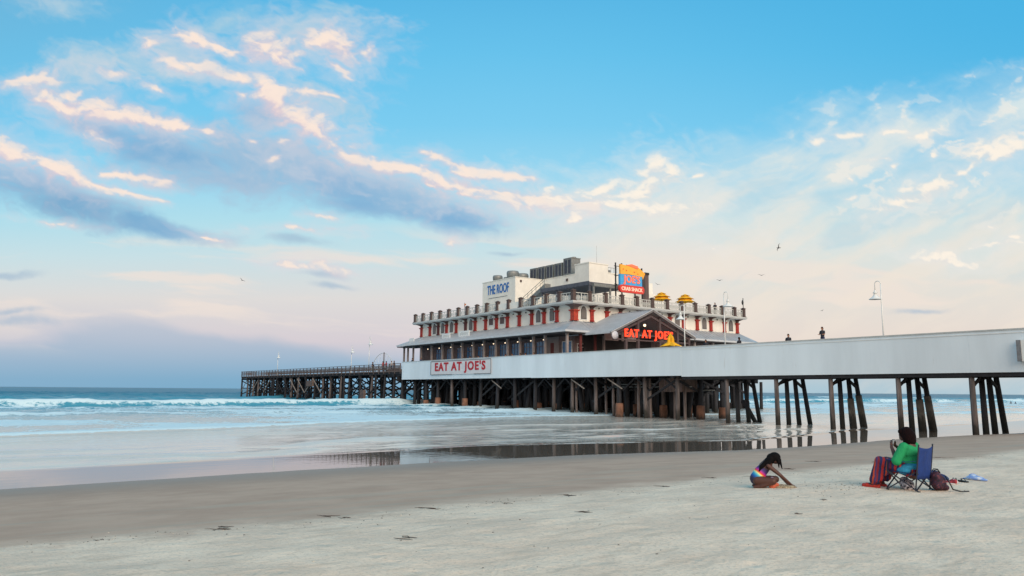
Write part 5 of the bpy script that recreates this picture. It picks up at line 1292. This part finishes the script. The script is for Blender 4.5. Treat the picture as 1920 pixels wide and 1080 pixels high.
# ------------------------------------------------------------------ girl digging in the sand; local x = to the right in the picture
gx_, gy_ = 12.12, 8.86; ggz = sand_at(gx_, gy_)-.004; grz = math.atan2(-.817, .576)+.1
gb = [('c', (-.04, 0, .15), (.02, 0, .27), .115, .098), ('c', (.02, 0, .27), (.13, -.0, .40), .098, .088), ('c', (.14, 0, .42), (.22, 0, .46), .045, .042),
      ('e', (.27, 0, .50), (.082, .075, .09)), ('e', (.34, 0, .47), (.018, .012, .016)), ('e', (.325, 0, .44), (.018, .025, .01)), ('e', (.32, .028, .50), (.01, .014, .008)), ('e', (.32, -.028, .50), (.01, .014, .008))]
for s_ in (-1, 1):
    kx = .20 if s_ < 0 else .28
    gb += [('c', (-.04, s_*.07, .13), (kx, s_*.17, .14), .082, .055), ('c', (kx, s_*.17, .13), (.02, s_*.13, .045), .05, .034), ('e', (kx, s_*.17, .135), (.055, .05, .055))]
    gb += [('c', (.01, s_*.12, .035), (-.10, s_*.10, .028), .03, .022)]
    hx, hy, hz = (.50, -.05, .075) if s_ < 0 else (.47, .07, .06)
    el = (.32, s_*.13, .24)
    gb += [('c', (.14, s_*.10, .385), el, .038, .031), ('c', el, (hx, hy, hz), .029, .02), ('e', (hx+.02, hy, hz-.01), (.032, .028, .016))]
    gb += fingers((hx+.02, hy, hz-.01), (1, 0, -.35), (0, -s_*1., 0), .05, (.0, 0, -.014), .008)
girl = fused('person', gb, .0085, SKIN_D, 2, loc=(gx_, gy_, ggz), rot=(0, 0, grz), label='child in a rainbow striped swimsuit crouching to dig in the sand', cat='person')
t = T('rainbow_swimsuit'); tc_ = t.new('ShaderNodeTexCoord').outputs['Object']; s3 = t.new('ShaderNodeSeparateXYZ'); t.L(tc_, s3.inputs[0])
w_ = t.math('ADD', s3.outputs[2], t.math('MULTIPLY', s3.outputs[0], .85))
w_ = t.math('ADD', w_, t.math('MULTIPLY', s3.outputs[1], .1))
r = t.new('ShaderNodeValToRGB')
rb = [(.0, (44, 40, 70)), (.10, (30, 80, 160)), (.24, (40, 150, 200)), (.36, (120, 206, 200)), (.46, (240, 226, 150)), (.54, (240, 130, 60)), (.62, (214, 40, 70)), (.72, (180, 40, 150)), (.85, (70, 40, 120)), (1, (40, 30, 70))]
while len(r.color_ramp.elements) < len(rb): r.color_ramp.elements.new(.5)
for e, (p_, c_) in zip(r.color_ramp.elements, rb): e.position = p_; e.color = (*lin(c_), 1)
t.L(t.rng(w_, .05, .42), r.inputs[0]); t.L(r.outputs[0], t.b.inputs['Base Color']); t.b.inputs['Roughness'].default_value = .6
girl.scale = (1.1, 1.14, 1.08)
fused('swimsuit', [('c', (-.04, 0, .155), (.02, 0, .27), .121, .105), ('c', (.02, 0, .27), (.12, 0, .385), .105, .085), ('e', (-.06, 0, .13), (.09, .10, .08))], .01, t.m, 2, parent=girl)
gh = [('e', (.255, 0, .525), (.098, .09, .088)), ('e', (.20, 0, .50), (.08, .088, .09)), ('c', (.18, -.03, .50), (.03, -.07, .36), .052, .038), ('c', (.18, .03, .50), (.04, .06, .38), .05, .036), ('c', (.03, -.07, .36), (-.01, -.09, .29), .03, .014),
      ('c', (.19, -.06, .50), (.12, -.11, .36), .04, .02), ('c', (.33, -.06, .50), (.36, -.07, .34), .022, .010), ('c', (.33, .05, .50), (.37, .05, .34), .022, .010), ('c', (.30, -.08, .48), (.31, -.09, .36), .024, .01)]
fused('hair', gh, .009, HAIR_B, 2, parent=girl)
lump(12.30, 8.72, [('e', (0, 0, .10), (.05, .06, .10)), ('e', (.05, -.03, .05), (.08, .05, .055)), ('e', (.13, -.08, .03), (.06, .04, .035))], pmat('lilac_mesh', (196, 176, 200), .8, .2, 16), 'mesh_bag', 'pale lilac mesh bag drooping in front of the digging child', 'bag', grz, .011)
lump(12.16, 8.62, [('e', (0, 0, .045), (.07, .035, .05)), ('e', (.07, 0, .07), (.05, .03, .04))], pmat('orange_plastic', (196, 96, 66), .5, .15, 16), 'sand_toy', 'small orange toy by the knee of the digging child', 'toy', grz, .009)
# little heap of dug sand and shells
px_, py_ = 12.34, 8.47; t = T('dug_sand'); n_ = t.noise(t.pos(), 60, 3, .6); t.L(t.mix(t.rng(n_, .4, .62), lin((112, 92, 74)), lin((206, 192, 160))), t.b.inputs['Base Color']); t.b.inputs['Roughness'].default_value = .95; t.L(t.bump(n_, 1., .02), t.b.inputs['Normal'])
lump(px_, py_, [('e', (0, 0, .015), (.20, .12, .045)), ('e', (-.06, .02, .03), (.10, .07, .04)), ('e', (.10, -.02, .02), (.09, .06, .04)), ('e', (.02, .05, .04), (.06, .05, .025))], t.m, 'sand_heap', 'low heap of dug sand mixed with broken shells by the child', 'sand heap', grz, .009)

# ------------------------------------------------------------------ gulls
gw = pmat('gull_grey', (120, 122, 128), .7, .2, 6); gd = pmat('gull_dark', (50, 48, 52), .7, .2, 6)
def gull(x, y, z, rz, bank, flap, s, m, lb):
    pr = [('e', (0, 0, 0), (.21, .065, .06)), ('e', (.2, 0, .03), (.055, .042, .042)), ('c', (.24, 0, .03), (.30, 0, .015), .016, .008), ('e', (-.22, 0, 0), (.11, .05, .016))]
    for q in (-1, 1):
        z1 = math.sin(R(flap))*.3; z2 = z1-.06*math.cos(R(flap*.5))+math.sin(R(flap*.4))*.2
        pr += [('c', (.03, q*.05, .01), (.07, q*.32, z1), .036, .026), ('c', (-.03, q*.05, .01), (-.02, q*.32, z1), .032, .022), ('c', (.07, q*.32, z1), (-.08, q*.66, z2), .024, .011), ('c', (-.01, q*.32, z1), (-.11, q*.6, z2), .022, .011)]
    return fused('gull', pr, .017, m, 1, loc=(x, y, z), rot=(R(bank), 0, R(rz)), scale=(s, s, s), label=lb, cat='gull', group='gulls in the air')
gull(88.1, 60, 22.6, 150, 50, 40, 1.0, gd, 'dark gull banking steeply, highest over the right end of the roof')
gull(84, 60, 18.4, 20, 10, 25, .8, gw, 'pale gull gliding to the right of the tall lamp top')
gull(75.4, 60, 16.9, 190, -8, 28, .75, gw, 'pale gull gliding just above the roof parasols')
gull(64.2, 60, 15.4, 60, 20, 30, .55, gw, 'small grey gull just right of the rooftop flue')
gull(40, 142, 23.1, 100, 30, 35, .95, gd, 'lone dark gull far left over the open sea')
gull(130.4, 80, 18.5, 160, 5, 25, .8, gw, 'faint gull low in the sky above the walkway people')

# ------------------------------------------------------------------ weed and scraps along the tide line
wd = mat('dry_seaweed', (60, 46, 38), .9, .3, 10)
def weed(x, y, L_, rz, n, lb, seed, sp=.03):
    q = random.Random(seed); e = empty('seaweed', (x, y, sand_at(x, y)), rz, label=lb, cat='seaweed', group='strands of seaweed on the tide line')
    mb = MB()
    for k in range(n):
        x0 = q.uniform(-L_/2, L_/4); y0 = q.uniform(-sp, sp)*2; pts = []
        a = q.uniform(-.25, .25); ll_ = q.uniform(.35, .9)*L_ if k else L_
        if k == 0: x0 = -L_/2; y0 = 0
        for j in range(5): pts.append((x0+ll_*j/4*math.cos(a), y0+ll_*j/4*math.sin(a)+q.uniform(-1, 1)*sp*.4, .008+.012*q.random()))
        mb.tube(pts, [.002, .004, .005, .004, .002], 5)
    ob('strand', mb, wd, e)
SW = [(2.83, 10.6, .30, 'knot of dark seaweed on the tide line near the left edge'), (3.0, 10.75, .22, 'short curl of seaweed just beside the leftmost knot'), (4.5, 10.95, .30, 'forked twig of seaweed on the tide line left of centre'), (4.6, 10.5, .18, 'small crumb of seaweed under the forked twig'),
      (6.02, 10.6, .42, 'long straight strand of seaweed on the tide line near the middle'), (7.29, 10.2, .2, 'small strand of seaweed right of the long straight one'), (8.9, 10.6, .35, 'thin strand of seaweed at the damp edge below the restaurant'), (11.3, 10.6, .25, 'short strand of seaweed on damp sand left of the child'),
      (13.6, 11.3, .3, 'strand of seaweed on damp sand behind the child'), (14.3, 10.6, .5, 'long seaweed strand just right of the child'), (17.1, 11.6, .3, 'short strand of seaweed midway between child and seated person'), (20.45, 13.1, .4, 'strand of seaweed close to the water right of the child'), (20.6, 11.1, .5, 'dark seaweed behind the seated person'), (23.5, 10.9, .7, 'wide seaweed strand at far right of the damp sand'),
      (4.17, 7.9, .25, 'ring of loose weed on the dry sand at bottom centre'), (7.3, 8.35, .25, 'flat strand of weed on dry sand below the centre'), (9.6, 6.4, .12, 'tiny scrap of weed on dry sand at lower right'), (11.2, 7.0, .12, 'tiny dark scrap on the sand below the child'), (1.45, 10.7, .1, 'tiny scrap of weed on the tide line at far left')]
for i, (x, y, l_, lb) in enumerate(SW): weed(x, y, l_, R(-32)+random.uniform(-.5, .3), 3 if l_ > .2 else 2, lb, i, .03 if i != 14 else .08)
# shell crumbs, past counting
mb = MB(); q = random.Random(5)
for i in range(520):
    if i < 330: x = q.uniform(0, 26); y = 10.6-.02*x+q.gauss(0, .28)+.25*math.sin(x)
    elif i < 430: x = 13.1+q.gauss(0, .7); y = 7.9+q.gauss(0, .35)
    else: x = q.uniform(1, 16); y = q.uniform(5, 10)
    r_ = q.uniform(.003, .008); z = sand_at(x, y); mb.box(x-r_*q.uniform(.6, 2), x+r_, y-r_, y+r_, z-.002, z+r_*.8, 0 if q.random() < .7 else 1)
o = ob('shell_crumbs', mb, [mat('dark_crumb', (86, 72, 60), .8, .3), mat('pale_shell', (196, 186, 168), .8, .2)], kind='stuff')
